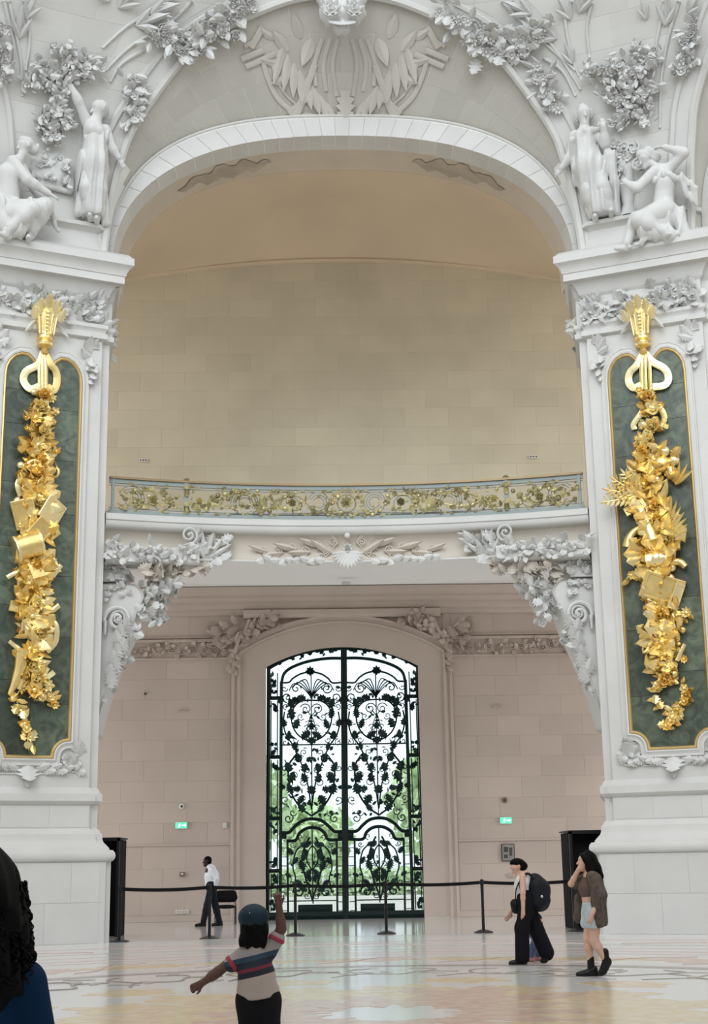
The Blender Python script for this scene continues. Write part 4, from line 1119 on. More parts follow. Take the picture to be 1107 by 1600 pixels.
# ================================================================== GARLANDS, TREES AND RIBS ON THE VAULT
def dome_hit(px, py):
    s = -1 if px < 553 else 1
    q, n = hit(BVD[s], px, py)
    if q is None: q, n = hit(BV_S1, px, py)
    return q, n
def cluster(name, label, cat, path_px, width, n, kinds, size, o=.14, m='plaster', seed=1, base=None, lift=.16):
    rr = random.Random(seed); pts = spline([(*p, 0) for p in path_px], 10)[:, :2]
    q0, _ = dome_hit(*(base or path_px[-1]))
    root = thing(name, label, cat, q0)
    for i in range(n):
        a = pts[int(i / n * (len(pts) - 1))]; w = width(i / n) if callable(width) else width
        px, py = a[0] + rr.gauss(0, .42) * w, a[1] + rr.gauss(0, .42) * w
        q, nn = dome_hit(px, py)
        if q is None: continue
        Bq = basis_from_normal(nn)
        kk = rr.choice(kinds); edge = min(1, math.hypot(px - a[0], py - a[1]) / w)
        sc = size * rr.uniform(.75, 1.25) * (.8 if kk in ('flower', 'rose', 'daisy', 'bud') else 1.0)
        out = o + lift * (1 - edge) * rr.random()
        ang = math.degrees(math.atan2(-(px - a[0]), -(py - a[1]))) if kk in ('leaf', 'acan', 'broad', 'acan2', 'frond', 'blade') else rr.uniform(0, 360)
        place(kk, m, root, q + Bq[2] * out, Bq, sc, ang + rr.uniform(-50, 50), rr.uniform(5, 40))
    return root
FL = ['rose', 'rose', 'rose', 'leaf', 'leaf', 'broad', 'flower']
cluster('rose_garland', 'carved garland of roses on the archivolt, upper left of the arch crown', 'garland', [(235, 48), (262, 62), (292, 72), (318, 56), (342, 44), (358, 22), (392, 6)], lambda t: 20 if t < .2 else 27, 90, FL, .34, .12, seed=2, base=(290, 85))
cluster('leaf_garland', 'carved garland of shaggy flowers on the archivolt, upper right of the arch crown', 'garland', [(700, 12), (730, 40), (756, 62), (790, 76), (822, 62), (848, 44)], 26, 90, ['daisy', 'daisy', 'acan', 'leaf', 'acan2', 'flower', 'broad'], .32, .12, seed=3, base=(790, 95))
cluster('flower_drop', 'small hanging spray of carved leaves beside the raised arm, left of the arch', 'garland', [(206, 112), (205, 135), (206, 160), (207, 178), (196, 196)], lambda t: 18 - 8 * t, 46, ['leaf', 'broad', 'flower', 'acan'], .24, .10, seed=4, base=(205, 195))
cluster('flower_drop', 'small hanging spray of carved petals above the robed statue, right of the arch', 'garland', [(850, 112), (852, 130), (862, 150), (868, 172)], lambda t: 18 - 8 * t, 46, ['daisy', 'leaf', 'acan', 'flower'], .25, .10, seed=5, base=(862, 165))
cluster('flower_drop', 'carved spray of flowers on the neighbouring arch at the top right edge', 'garland', [(1080, 40), (1075, 70), (1070, 95), (1064, 120)], lambda t: 17 - 6 * t, 46, ['flower', 'leaf', 'acan', 'rose'], .26, .10, seed=6, base=(1068, 115))
cluster('flower_drop', 'carved spray of flowers on the neighbouring arch at the top left edge', 'garland', [(4, 40), (6, 75), (4, 105), (0, 128)], 12, 34, ['flower', 'leaf', 'acan', 'rose'], .26, .10, seed=7, base=(4, 110))
TL = ['leaf', 'broad', 'acan', 'flower', 'leaf', 'acan', 'blade']
def tree(label, branches, seed, trunk):
    rr = random.Random(seed); s = -1 if trunk[0][0] < 553 else 1
    q0, _ = dome_hit(*trunk[-1]); root = thing('carved_tree', label, 'tree', q0)
    mb = MB(); mb.tube(spline([dome_hit(*p)[0] + fN(s) * .12 for p in trunk], 5), .05, 6); mb.build('trunk', M['plaster'], root, smooth='all')
    for br in branches:
        pts = spline([(*p, 0) for p in br], 6)[:, :2]
        P3 = [dome_hit(*p)[0] + fN(s) * .10 for p in pts]
        mb = MB(); mb.tube(P3, np.linspace(.035, .012, len(P3)), 5); mb.build('branch', M['plaster'], root, smooth='all')
        for p in pts:
            for j in range(3):
                px, py = p[0] + rr.gauss(0, 6), p[1] + rr.gauss(0, 6)
                q, nn = dome_hit(px, py); Bq = basis_from_normal(nn)
                place(rr.choice(TL), 'plaster', root, q + Bq[2] * rr.uniform(.05, .22), Bq, rr.uniform(.15, .25), rr.uniform(0, 360), rr.uniform(5, 45))
tree('carved leafy tree in low relief above the left statues', [[(88, 175), (92, 140), (70, 115), (62, 100)], [(90, 150), (105, 110), (100, 85), (98, 76)], [(95, 120), (125, 95), (150, 98)], [(88, 140), (60, 128), (38, 132)], [(85, 165), (75, 180), (62, 188)], [(92, 130), (118, 120), (140, 108)], [(86, 150), (100, 185), (98, 195)], [(70, 195), (72, 212), (78, 222)]], 8, [(100, 90), (92, 140), (88, 175), (84, 205), (84, 228)])
tree('carved fruit tree in low relief above the right statues', [[(985, 165), (960, 130), (935, 110), (920, 105)], [(985, 160), (990, 120), (1000, 90), (1002, 70)], [(990, 130), (1015, 105), (1028, 85)], [(985, 165), (965, 160), (942, 145)], [(990, 150), (1010, 150), (1025, 140)], [(985, 170), (975, 185), (962, 195)], [(985, 165), (1000, 180), (1014, 176)], [(988, 120), (975, 105), (965, 98)]], 9, [(1000, 80), (990, 130), (985, 165), (978, 190), (970, 210)])
# ribs like palm stems that climb the pendentives
for nm, lab, paths in (('vault_ribs', 'bundle of carved palm ribs climbing the left pendentive', [[(98, 215), (96, 160)], [(160, 75), (200, 40), (262, 0)], [(165, 110), (205, 72), (262, 38), (300, 2)], [(172, 128), (190, 100), (225, 78)], [(15, 130), (22, 80), (10, 20), (5, 2)], [(40, 110), (46, 60), (38, 2)], [(35, 150), (32, 95), (22, 40), (14, 2)]]),
                       ('vault_ribs', 'bundle of carved palm ribs climbing the right pendentive', [[(1032, 200), (1034, 130), (1045, 60), (1062, 2)], [(900, 110), (850, 66), (812, 30), (785, 2)], [(908, 140), (870, 80), (835, 40), (800, 2)], [(922, 90), (918, 45), (925, 5)], [(905, 118), (893, 85), (884, 30), (893, 2)], [(1022, 110), (1028, 60), (1040, 2)], [(900, 150), (880, 112), (850, 90)]])):
    q0, _ = dome_hit(*paths[1][0]); root = thing(nm, lab, 'relief', q0)
    for pth in paths:
        P3 = []
        for p in spline([(*q, 0) for q in pth], 7)[:, :2]:
            q, nn = dome_hit(p[0], max(p[1], 1)); P3.append(q + basis_from_normal(nn)[2] * .02)
        mb = MB(); mb.tube(P3, np.linspace(.03, .05, len(P3)), 6); mb.build('rib', M['plaster'], root, smooth='all')
    for (px, py, a, L) in (((185, 12, -40, .7), (172, 2, 60, .5), (212, 40, -60, .8), (235, 22, -60, .7), (250, 6, -55, .6), (30, 60, 10, .7), (40, 30, -10, .6)) if q0[0] < 0 else ((905, 20, -30, .7), (892, 30, 20, .6), (1040, 40, -20, .7), (870, 60, 60, .7), (830, 22, 55, .7), (850, 110, 60, .6), (1075, 22, -50, .5), (1010, 30, 0, .45), (895, 100, 10, .5))):
        q, nn = dome_hit(px, py); Bq = basis_from_normal(nn); place('leaf', 'plaster', root, q + Bq[2] * .03, Bq, L, a, 8, L * .5); place('blade', 'plaster', root, q + Bq[2] * .05, Bq, L * .7, a + 28, 10, L * .7); place('blade', 'plaster', root, q + Bq[2] * .05, Bq, L * .7, a - 28, 10, L * .7)

# ---- keystone ornament: twin rosettes over a grotesque-like mask of leaves
q, nn = hit(BV_S1, 538, 30); Oq = aty(535, 30, 27.2); Bk = (V(1, 0, 0), ZZ, V(0, -1, 0))
ks = thing('keystone_ornament', 'white carved keystone of twin rosettes hanging at the crown of the arch', 'ornament', Oq)
S = Sdf((-.75, -.5, -.6), (.75, .6, .75), .028)
for sg in (-1, 1): S.ell((sg * .26, -.05, .08), (.26, .24, .25), .08, fold=folds(.02, 20, .4, 14)); S.ell((sg * .27, -.25, .10), (.12, .1, .12), .05); S.cone((sg * .2, 0, .3), (sg * .35, .1, .6), .2, .22, .1)
S.ell((0, -.02, -.24), (.20, .20, .16), .06, fold=folds(.016, 30, .2, 9)); S.cone((0, .1, .1), (0, .2, .6), .24, .26, .1); S.ell((-.08, -.20, -.10), (.04, .04, .03), .02, sub=True); S.ell((.08, -.20, -.10), (.04, .04, .03), .02, sub=True)
S.build('keystone_body', 'plaster', ks, Oq, Bk)
rr = random.Random(4)
for sg in (-1, 1):
    place('rose', 'plaster', ks, Oq + V(sg * .26, -.22, .10), Bk, .36, 20, 0)
    for j in range(8): place('leaf', 'plaster', ks, Oq + V(sg * .26, -.16, .08), Bk, .32, 45 * j, 30)
for j in range(9): place('leaf', 'plaster', ks, Oq + V(-.16 + .04 * j, -.18, -.16), Bk, .24, 130 + 12 * j, 25)

# ---- worn cartouche relief in the middle of the arch soffit
M['relief'] = mat('weathered_grey_beige_stone', (.60, .57, .51), .8, nscale=1.2, namp=.10)
ct = thing('cartouche_relief', 'worn stone cartouche in low relief under the crown of the arch', 'relief', hit(BV_S1, 540, 120)[0])
def on1(px, py, o=.03):
    q, n = hit(BV_S1, px, py)
    while q is None and py > 0:
        py -= 3; q, n = hit(BV_S1, px, py)
    b = basis_from_normal(n); return q + b[2] * o, b
def strip(pts, w, o=.03, name='strap', n=5, fl=.4):
    P3 = [on1(p[0], p[1], o)[0] for p in spline([(*q, 0) for q in pts], n)[:, :2]]
    mb = MB(); mb.tube(P3, w, 6, up=on1(*pts[0])[1][2], flat=fl); mb.build(name, M['relief'], ct, smooth=True)
for sg in (-1, 1):
    X = lambda x: 539 + sg * (x - 539)
    strip([(X(410), 92), (X(418), 120), (X(432), 150), (X(452), 170), (X(470), 178)], .06, name='oval_moulding')
    strip([(X(424), 92), (X(430), 118), (X(444), 144), (X(462), 162)], .03, name='oval_moulding')
    for (a, b, w) in (((377, 92), (412, 78), .07), ((384, 104), (430, 84), .07), ((392, 74), (410, 42), .08), ((382, 72), (400, 62), .05), ((460, 190), (478, 140), .09), ((478, 140), (492, 100), .08), ((452, 176), (470, 160), .07), ((466, 188), (452, 172), .07), ((476, 160), (484, 128), .05)):
        strip([(X(a[0]), a[1]), (X(b[0]), b[1])], w, .04, 'strap', 3)
    for j in range(8):
        px, py = X(505 - 9 * j), 158 - 12 * j; q, b = on1(px, py, .02); place('leaf', 'relief', ct, q, b, .62 + .03 * j, -sg * (150 + 6 * j), 2, .45, sz=.25)
    for (px, py, a, L) in ((450, 80, 40, .7), (440, 100, 80, .6), (470, 60, 20, .7), (455, 120, 110, .6), (430, 62, 60, .5), (488, 60, 160, .8)):
        q, b = on1(X(px), py, .02); place('leaf', 'relief', ct, q, b, L * .8, sg * a, 2, sz=.2)
    strip([(X(500), 182), (X(478), 178), (X(462), 184)], .035, .03, 'strap_end', 4)
    for j in range(3): strip([(X(528 - 12 * j), 60), (X(520 - 14 * j), 100), (X(526 - 16 * j), 150 - 8 * j)], .05, .02, 'shell_lobe')
q, b = on1(540, 140, .03); place('acan', 'relief', ct, q, b, .85, 180, 3, .6, sz=.3)
# ================================================================== BALCONY RAILING
def rpt(s, z, o=0.0): return cpt(RB - o, s / RB, z)
def rB(s): t = s / RB; return (V(math.cos(t), -math.sin(t), 0), ZZ, V(-math.sin(t), -math.cos(t), 0))
rail = thing('balcony_railing', 'grey-blue iron balcony railing with gilded vine scrolls across the arch', 'railing', (0, 30.2, 8.70))
SE = 5.20
def rring(name, z0, z1, o0, o1, m):
    mb = MB(); t = SE / RB; ring(mb, [(RB - o0, z0), (RB - o1, z0), (RB - o1, z1), (RB - o0, z1), (RB - o0, z0)], -t, t, 56); return mb.build(name, M[m], rail)
rring('bottom_rail', 8.70, 8.85, -.02, .05, 'railgrey'); rring('top_band', 9.44, 9.53, -.02, .04, 'railgrey'); rring('handrail', 9.53, 9.575, -.05, .08, 'railtop')
rring('inner_rail', 8.885, 8.905, -.005, .02, 'railgrey'); rring('inner_rail', 9.385, 9.405, -.005, .02, 'railgrey')
for sp in (-5.12, -3.53, 3.53, 5.12):
    wpost = .10 if abs(sp) < 4 else .06
    mb = MB(); Bq = rB(sp); mb.box(rpt(sp, 9.14, .02), (wpost, .08, .86), np.array([Bq[0], Bq[2], Bq[1]]).T); post = mb.build('post', M['railgrey'], rail)
    if abs(sp) < 4:
        for j in range(8): place(('acan', 'flower', 'leaf', 'acan2')[j % 4], 'railgold', post, rpt(sp, 8.82 + .095 * j, .07), Bq, .17, (0, 40, -50, 180)[j % 4], 12)
        mb = MB(); mb.lathe([(.02, 0), (.06, .02), (.07, .06), (.03, .09)], rpt(sp, 9.55, .02), 8); mb.build('finial', M['railtop'], post)
rr = random.Random(31)
def vine(pts, r=.014, m='railgold', name='vine', o=.03):
    P3 = [rpt(p[0], p[1], o) for p in spline([(*q, 0) for q in pts], 5)[:, :2]]; mb = MB(); mb.tube(P3, r, 5); return mb.build(name, M[m], rail, smooth='all')
def circ(s0, z0, r, a0=0, a1=360, m='railgrey', w=.012):
    P3 = [rpt(s0 + r * math.cos(R(a)), z0 + r * math.sin(R(a)), .01) for a in np.linspace(a0, a1, 22)]; mb = MB(); mb.tube(P3, w, 5); mb.build('scroll_ring', M[m], rail, smooth='all')
def gl(k, s, z, L, a, o=.04): place(k, 'railgold', rail, rpt(s, z, o), rB(s), L, a, 14)
for sg in (-1, 1):
    for (c, zc, rs, a0, a1) in ((.62, 9.16, (.24, .18, .12), 20, 330), (2.25, 9.12, (.30, .25, .19, .13), -30, 210), (4.72, 9.12, (.28, .22, .16), 40, 320), (1.25, 9.1, (.2,), 0, 200), (4.05, 9.1, (.2,), 150, 380)):
        for r in rs: circ(sg * c, zc, r, a0 if sg > 0 else 180 - a0, a1 if sg > 0 else 180 - a1)
    paths = [[(.35, 8.95), (.6, 8.95), (.85, 9.1), (1.05, 9.28), (1.35, 9.3), (1.6, 9.18)], [(1.0, 9.0), (1.3, 8.97), (1.55, 9.1), (1.7, 9.3), (1.5, 9.36)], [(1.6, 9.05), (1.85, 8.95), (2.0, 9.12), (2.25, 9.05), (2.6, 9.0), (2.9, 9.1)], [(2.6, 9.3), (2.85, 9.22), (3.05, 9.1), (3.2, 8.98), (3.4, 8.95)], [(1.75, 9.2), (2.0, 9.33), (2.3, 9.37), (2.6, 9.32)],
             [(3.7, 8.95), (3.9, 9.05), (4.1, 9.25), (4.4, 9.3), (4.65, 9.22)], [(3.75, 9.2), (3.95, 9.1), (4.2, 8.98), (4.45, 9.02), (4.6, 8.95), (4.95, 8.95)], [(4.5, 9.05), (4.8, 9.12), (5.0, 9.25)]]
    for p in paths:
        p2 = [(sg * a, b) for a, b in p]; vine(p2)
        sp = spline([(*q, 0) for q in p2], 3)[:, :2]
        for q in sp:
            gl(rr.choice(['acan', 'leaf', 'blade', 'acan2']), q[0], q[1], rr.uniform(.10, .17), rr.uniform(0, 360))
            if rr.random() < .6: gl(rr.choice(['flower', 'bud', 'leaf']), q[0] + rr.uniform(-.08, .08), q[1] + rr.uniform(-.08, .08), rr.uniform(.07, .13), rr.uniform(0, 360), .05)
    for j in range(5): gl('blade', sg * 1.78, 8.98, .32, sg * (-10 - 24 * j), .05); gl('blade', sg * 3.0, 9.12, .24, sg * (40 + 40 * j), .05)
    gl('rose', sg * 4.25, 9.1, .22, 0, .06); gl('rose', sg * 3.25, 9.12, .2, 0, .06); gl('rose', sg * 1.2, 9.14, .2, 0, .06)
    for q in np.arange(.3, 5.1, .62):
        for zz in (8.86, 9.42):
            for j in range(3): gl('leaf', sg * (q + rr.uniform(-.12, .12)), zz, rr.uniform(.08, .13), rr.choice((70, -70, 100, -100)), .05)
for k in range(210):
    s_ = rr.uniform(-5.1, 5.1)
    if abs(abs(s_) - 3.53) < .1: continue
    gl(rr.choice(['leaf', 'acan', 'blade', 'flower', 'bud']), s_, rr.uniform(8.9, 9.4), rr.uniform(.06, .12), rr.uniform(0, 360), rr.uniform(.02, .07))
for a in np.arange(0, 360, 20): gl(rr.choice(['leaf', 'acan']), .30 * math.cos(R(a)), 9.14 + .24 * math.sin(R(a)), .13, a - 90 + 25, .05)
circ(0, 9.14, .2, 0, 360, 'railgold', .016)
for a in range(0, 360, 45): gl('acan', 0, 9.14, .17, a, .05)
gl('rose', 0, 9.14, .14, 0, .08)

# ================================================================== BALCONY CARVING
def bpt(s, z, r): return cpt(r, s / r, z)
rr = random.Random(41)
for sg in (-1, 1):
    for k in range(70):      # leaf frieze on the side ledges
        s_ = rr.uniform(3.3, 5.15); z = rr.uniform(7.68, 8.02)
        place(rr.choice(['acan', 'acan2', 'leaf', 'broad']), 'plaster', balc, bpt(sg * s_, z, 15.68), rB(sg * s_), rr.uniform(.16, .27), rr.uniform(0, 360), rr.uniform(10, 35))
    # volutes over the brackets and their fans of leaves
    place('scroll', 'plaster', balc, bpt(sg * 3.42, 8.26, 15.84), rB(sg * 3.4), .34, 70 if sg > 0 else -70, 0, sx=sg * .34, sz=.6)
    for k in range(22):
        s_ = rr.gauss(3.05, .3); z = rr.uniform(7.72, 8.3)
        place(rr.choice(['acan', 'acan2', 'blade']), 'plaster', balc, bpt(sg * s_, z, 16.02), rB(sg * s_), rr.uniform(.24, .42), sg * rr.uniform(20, 160), rr.uniform(8, 30))
    for k in range(5): place('blade', 'plaster', balc, bpt(sg * (3.1 - .02 * k), 7.8, 15.98), rB(sg * 3.1), .6, sg * (10 + 22 * k) - sg * 40, 8, .4)
    for k in range(26):      # brackets of foliage below the ledge
        s_ = rr.uniform(3.1, 4.6); z = 7.62 - .22 * abs(math.sin((s_ - 3.1) * 1.7)) * rr.random()
        place(rr.choice(['acan', 'acan2', 'broad']), 'cove', balc, bpt(sg * s_, z, 15.75 + .35 * rr.random()), rB(sg * s_), rr.uniform(.22, .40), sg * rr.uniform(60, 200), rr.uniform(10, 60))
    # relief scrolls flanking the centre
    for (s_, z, L, a) in ((.35, 8.0, .55, 60), (.55, 8.15, .55, 75), (.8, 8.02, .55, 95), (1.1, 8.08, .55, 80), (1.4, 8.0, .5, 100), (.45, 7.86, .5, 110), (.9, 7.86, .4, 95), (1.75, 8.02, .45, 75), (.2, 8.2, .4, 30)):
        place('leaf', 'cove', balc, bpt(sg * s_, z, 16.12), rB(sg * s_), L, -sg * a, 4, L * .55); place('scroll', 'cove', balc, bpt(sg * (s_ + .12), z + .04, 16.14), rB(sg * s_), .17, sg * 40, 0, sx=sg * .17)
    for k in range(9): place('acan', 'plaster', balc, bpt(sg * (.5 + .16 * k), 7.80, 15.93), rB(sg * .5), .26, -sg * (95 + rr.uniform(-25, 35)), 10)
    # ledges of the small capital below
    for k, (z, d, h) in enumerate(((7.46, .52, .10), (7.33, .44, .16), (7.14, .36, .14), (7.56, .40, .07))):
        mb = MB(); mb.box((sg * (5.28 - (d + .15) / 2 + .07), 29.75, z), (d + .25, .9, h)); mb.build('capital_ledge', M['white'], balc)
for k in range(13): place('blade', 'plaster', balc, bpt(0, 7.98, 15.98), rB(0), .46 - .012 * abs(k - 6), 180 + (k - 6) * 13, 16, .38)
place('rose', 'plaster', balc, bpt(0, 8.08, 16.0), rB(0), .22, 0, 0); place('bud', 'plaster', balc, bpt(0, 8.34, 15.95), rB(0), .14, 0, 0)
mb = MB(); mb.lathe([(.12, 0), (.10, -.04), (.03, -.06)], (0, 32.0, 7.72), 12); tag(mb.build('ceiling_rose', M['white'], balc))

# ================================================================== CONSOLES beside the piers
for s in (-1, 1):
    cn = thing('console_bracket', 'white carved scroll bracket on the %s pier below the balcony' % ('left' if s < 0 else 'right'), 'bracket', (s * 5.1, 29.8, 4.1))
    prof = [(5.45, 3.98), (5.25, 4.08), (5.21, 4.25), (5.13, 4.55), (5.01, 5.0), (4.85, 5.45), (4.66, 5.92), (4.52, 6.25), (4.45, 6.55), (4.36, 6.75), (4.30, 6.95), (4.42, 7.12), (4.62, 7.2), (5.45, 7.2)]
    mb = MB(); n = len(prof)
    sp = spline([(x, 0, z) for x, z in prof], 3)
    rows = []
    for (y, ins) in ((29.32, .06), (29.26, .0), (30.25, .0), (30.3, .06)):
        rows.append([V(min(x + ins, 5.46), y, z) for x, _, z in sp])
    mb.loft(rows); mb.add(rows[0], [tuple(range(len(rows[0])))]); mb.add(rows[-1], [tuple(range(len(rows[0])))])
    mb.build('bracket_body', M['white'], cn, smooth=True, mirror=(s < 0))
    Bf = (V(1, 0, 0), ZZ, V(0, -1, 0)); rr = random.Random(51 + s)
    place('scroll', 'plaster', cn, V(s * 4.82, 29.24, 6.42), Bf, .52, 0, 0, sx=-s * .52, sz=.7); place('scroll', 'plaster', cn, V(s * 4.80, 29.22, 6.44), Bf, .30, 0, 0, sx=-s * .30, sz=.7)
    place('rose', 'plaster', cn, V(s * 4.82, 29.22, 6.44), Bf, .22, 0, 0)
    for k in range(9): place('acan', 'plaster', cn, V(s * (4.95 - .03 * k), 29.24, 5.0 + .14 * k), Bf, .40, s * (8 + rr.uniform(-25, 25)), 10)
    for k in range(60):      # foliage spilling along the edge
        i = rr.randrange(10, len(sp) - 4); x, _, z = sp[i]; o = .55 if z > 6.3 else .12
        p = V(s * (x - o * rr.random() * max(0, min(1, (z - 4.2) / 2.5))), rr.uniform(29.2, 29.9), z + rr.uniform(-.1, .12))
        place(rr.choice(['acan', 'broad', 'leaf', 'acan2', 'flower']), 'plaster', cn, p, Bf, rr.uniform(.16, .32) * (1 if z > 5.6 else .6), rr.uniform(0, 360), rr.uniform(0, 50))
    for k in range(26):      # outermost spray under the balcony
        t = rr.random(); p = V(s * (4.5 - .85 * t), rr.uniform(29.3, 29.9), 6.85 + .35 * t + rr.uniform(-.14, .14) * (1.2 - t))
        place(rr.choice(['acan', 'acan2', 'broad', 'leaf']), 'plaster', cn, p, Bf, rr.uniform(.22, .36), s * rr.uniform(30, 120), rr.uniform(0, 50))
    for k in range(24): place(rr.choice(['acan', 'leaf', 'flower', 'broad']), 'plaster', cn, V(s * rr.uniform(4.66, 5.1), 29.27, rr.choice((7.1, 7.3, 7.5, 6.95)) + rr.uniform(-.05, .05)), Bf, rr.uniform(.12, .2), rr.uniform(0, 360), 20)

# ================================================================== FOLIAGE FRIEZE of the back wall, spandrel leaves over the door
Bw = (V(1, 0, 0), ZZ, V(0, -1, 0)); rr = random.Random(61)
for sg in (-1, 1):
    for x in np.arange(3.3, 7.4, .30):
        k = int(x * 10) % 2
        place('scroll', 'pinkm', wb, V(sg * x, YB - .02, 7.36 + (.05 if k else -.03)), Bw, .20, 90 if k else -90, 0, sz=.4)
        for j in range(4): place(rr.choice(['acan', 'acan2']), 'pinkm', wb, V(sg * (x + rr.uniform(-.14, .14)), YB - .02, 7.38 + rr.uniform(-.14, .14)), Bw, rr.uniform(.18, .26), rr.uniform(0, 360), 12)
    for k in range(34):
        t = rr.random(); p = V(sg * (3.12 - 1.35 * t), YB - .12, 7.15 + 1.08 * min(1, t * 1.6) + rr.uniform(-.12, .12) - .0 * t)
        if p[2] < 7.41 + .7 + .25 - .06 * p[0] ** 2 - .25: p[2] += .12
        place(rr.choice(['acan', 'acan2', 'broad', 'leaf']), 'pinkm', wb, p, Bw, rr.uniform(.24, .42), rr.uniform(0, 360), rr.uniform(8, 30))
    for k in range(16): place(rr.choice(['acan', 'acan2', 'blade']), 'pinkm', wb, V(sg * (3.05 + rr.uniform(-.1, .5)), YB - .10, 7.6 + rr.uniform(-.1, .5)), Bw, rr.uniform(.25, .42), sg * rr.uniform(-160, -20), 12)
    for k in range(8): place(rr.choice(['acan', 'broad']), 'pinkm', wb, V(sg * (3.05 + rr.uniform(-.12, .12)), YB - .12, 6.8 + .07 * k), Bw, .24, 180 + rr.uniform(-40, 40), 12)
    mb = MB(); mb.tube(spline([V(sg * 2.6, YB - .16, 8.2), V(sg * 2.72, YB - .17, 7.9), V(sg * 2.92, YB - .17, 7.55), V(sg * 3.02, YB - .15, 7.2)], 5), .05, 6); mb.build('garland_cord', M['pinkm'], wb, smooth='all')

# ================================================================== GRAND DOOR: wrought iron and glass
YD = 39.92; XC = .04
door = thing('door_1', 'arched glazed double door of dark wrought iron scrollwork', None, (XC, YD, 0), kind='structure')
def Dp(px, py, o=0.0): return aty(px, py, YD - o)
def mir(P): P = np.array(P, float); P[..., 0] = 2 * XC - P[..., 0]; return P
def bar(name, pts, w, parent, m='iron', d=.06, n=4, both=True, sm=True):
    P3 = np.array([Dp(*p) for p in (spline([(*q, 0) for q in pts], n)[:, :2] if n > 1 else pts)])
    out = []
    for f in ((lambda a: a), mir) if both else ((lambda a: a),):
        mb = MB(); mb.tube(f(P3), w / 2 * 1.2, 4 if not sm else 6, up=(0, -1, 0), flat=d / w); out.append(mb.build(name, M[m], parent, smooth=False))
    return out
# frame
bar('frame_stile', [(418.5, 1437), (420, 1044)], .10, door, d=.14, n=1)
bar('frame_head', [(419, 1045), (440, 1033), (470, 1021), (505, 1014.5), (538, 1013)], .09, door, d=.14)
bar('inner_stile', [(438, 1436), (440, 1065)], .085, door, d=.12, n=1)
bar('inner_head', [(440, 1068), (444, 1053), (456, 1043), (480, 1034), (510, 1029), (538, 1028.5)], .075, door, d=.12)
bar('meeting_stile', [(540.5, 1436), (537.5, 1014)], .17, door, d=.16, n=1, both=False)
bar('bottom_rail', [(418, 1432), (541, 1430)], .20, door, d=.12, n=1)
for y in (1091, 1183, 1279, 1361): bar('strip_bar', [(419, y), (439, y - .4)], .10, door, d=.10, n=1)
def dleaf(k, px, py, L, a, parent=door, m='ironleaf', o=.03):
    P = Dp(px, py, o)
    for f, sgn in ((lambda q: q, 1), (mir, -1)): place(k, m, parent, f(P), Bw, L, sgn * a, 6)
rr = random.Random(71)
for (a, b) in ((1048, 1091), (1091, 1183), (1183, 1279), (1279, 1361), (1361, 1428)):
    for yy, up_ in ((a + 6, 180), (b - 6, 0)):
        for j in range(5): dleaf(rr.choice(['leaf', 'broad', 'flower']), 428.5 + rr.uniform(-4, 4), yy + rr.uniform(0, 14) * (1 if up_ else -1), rr.uniform(.12, .19), rr.uniform(0, 360))
    bar('strip_edge', [(424, a + 4), (423.5, b - 3)], .03, door, d=.03, n=1); bar('strip_edge', [(434, a + 4), (433.5, b - 3)], .03, door, d=.03, n=1)
for t in np.linspace(.08, .96, 12):
    x = 424 + t * 112; y = 1038 - 24 * math.sin(t * 1.45) ** 1.0
    for j in range(2): dleaf(rr.choice(['leaf', 'broad', 'flower']), x + rr.uniform(-4, 4), y + rr.uniform(-2, 3), rr.uniform(.12, .18), rr.uniform(0, 360))
# lock rail and lower panels
bar('lock_rail', [(440, 1301), (452, 1300.5), (462, 1290), (474, 1282), (488, 1279.5), (502, 1282), (513, 1290), (523, 1299), (538, 1299)], .085, door, d=.10)
bar('lock_rail', [(448, 1314), (462, 1313), (468, 1302), (478, 1295), (488, 1293), (499, 1295), (508, 1302), (514, 1312), (538, 1311)], .085, door, d=.10)
for x0, x1 in ((441, 448), (528, 538)): bar('lock_plate', [(x0, 1306), (x1, 1306)], .16, door, d=.08, n=1)
for x in (449.5, 526.5): bar('panel_stile', [(x + 1, 1430), (x, 1313)], .055, door, d=.06, n=1)
for y in np.arange(1325, 1425, 14): bar('strip_link', [(440, y), (450, y)], .02, door, d=.03, n=1); bar('strip_link', [(526, y), (537, y)], .02, door, d=.03, n=1)
bar('kick_plate', [(466, 1420), (520, 1419)], .20, door, d=.04, n=1); bar('kick_line', [(452, 1408), (526, 1407)], .03, door, d=.04, n=1); bar('kick_line', [(452, 1385), (526, 1384)], .03, door, d=.04, n=1)
bar('mid_rod', [(489.5, 1412), (488, 1294)], .035, door, d=.04, n=1); bar('mid_rod', [(488, 1280), (486.5, 1052)], .03, door, d=.04, n=1); bar('cross_rod', [(440, 1164), (538, 1163)], .035, door, d=.04, n=1)
def spiral(cx, cy, r, a0, turns, w=.03, name='scroll'):
    bar(name, [(cx + r * (1 - .85 * t) * math.cos(R(a0 + 360 * turns * t)), cy + r * (1 - .85 * t) * math.sin(R(a0 + 360 * turns * t))) for t in np.linspace(0, 1, 16)], w, door, d=.035, n=2)
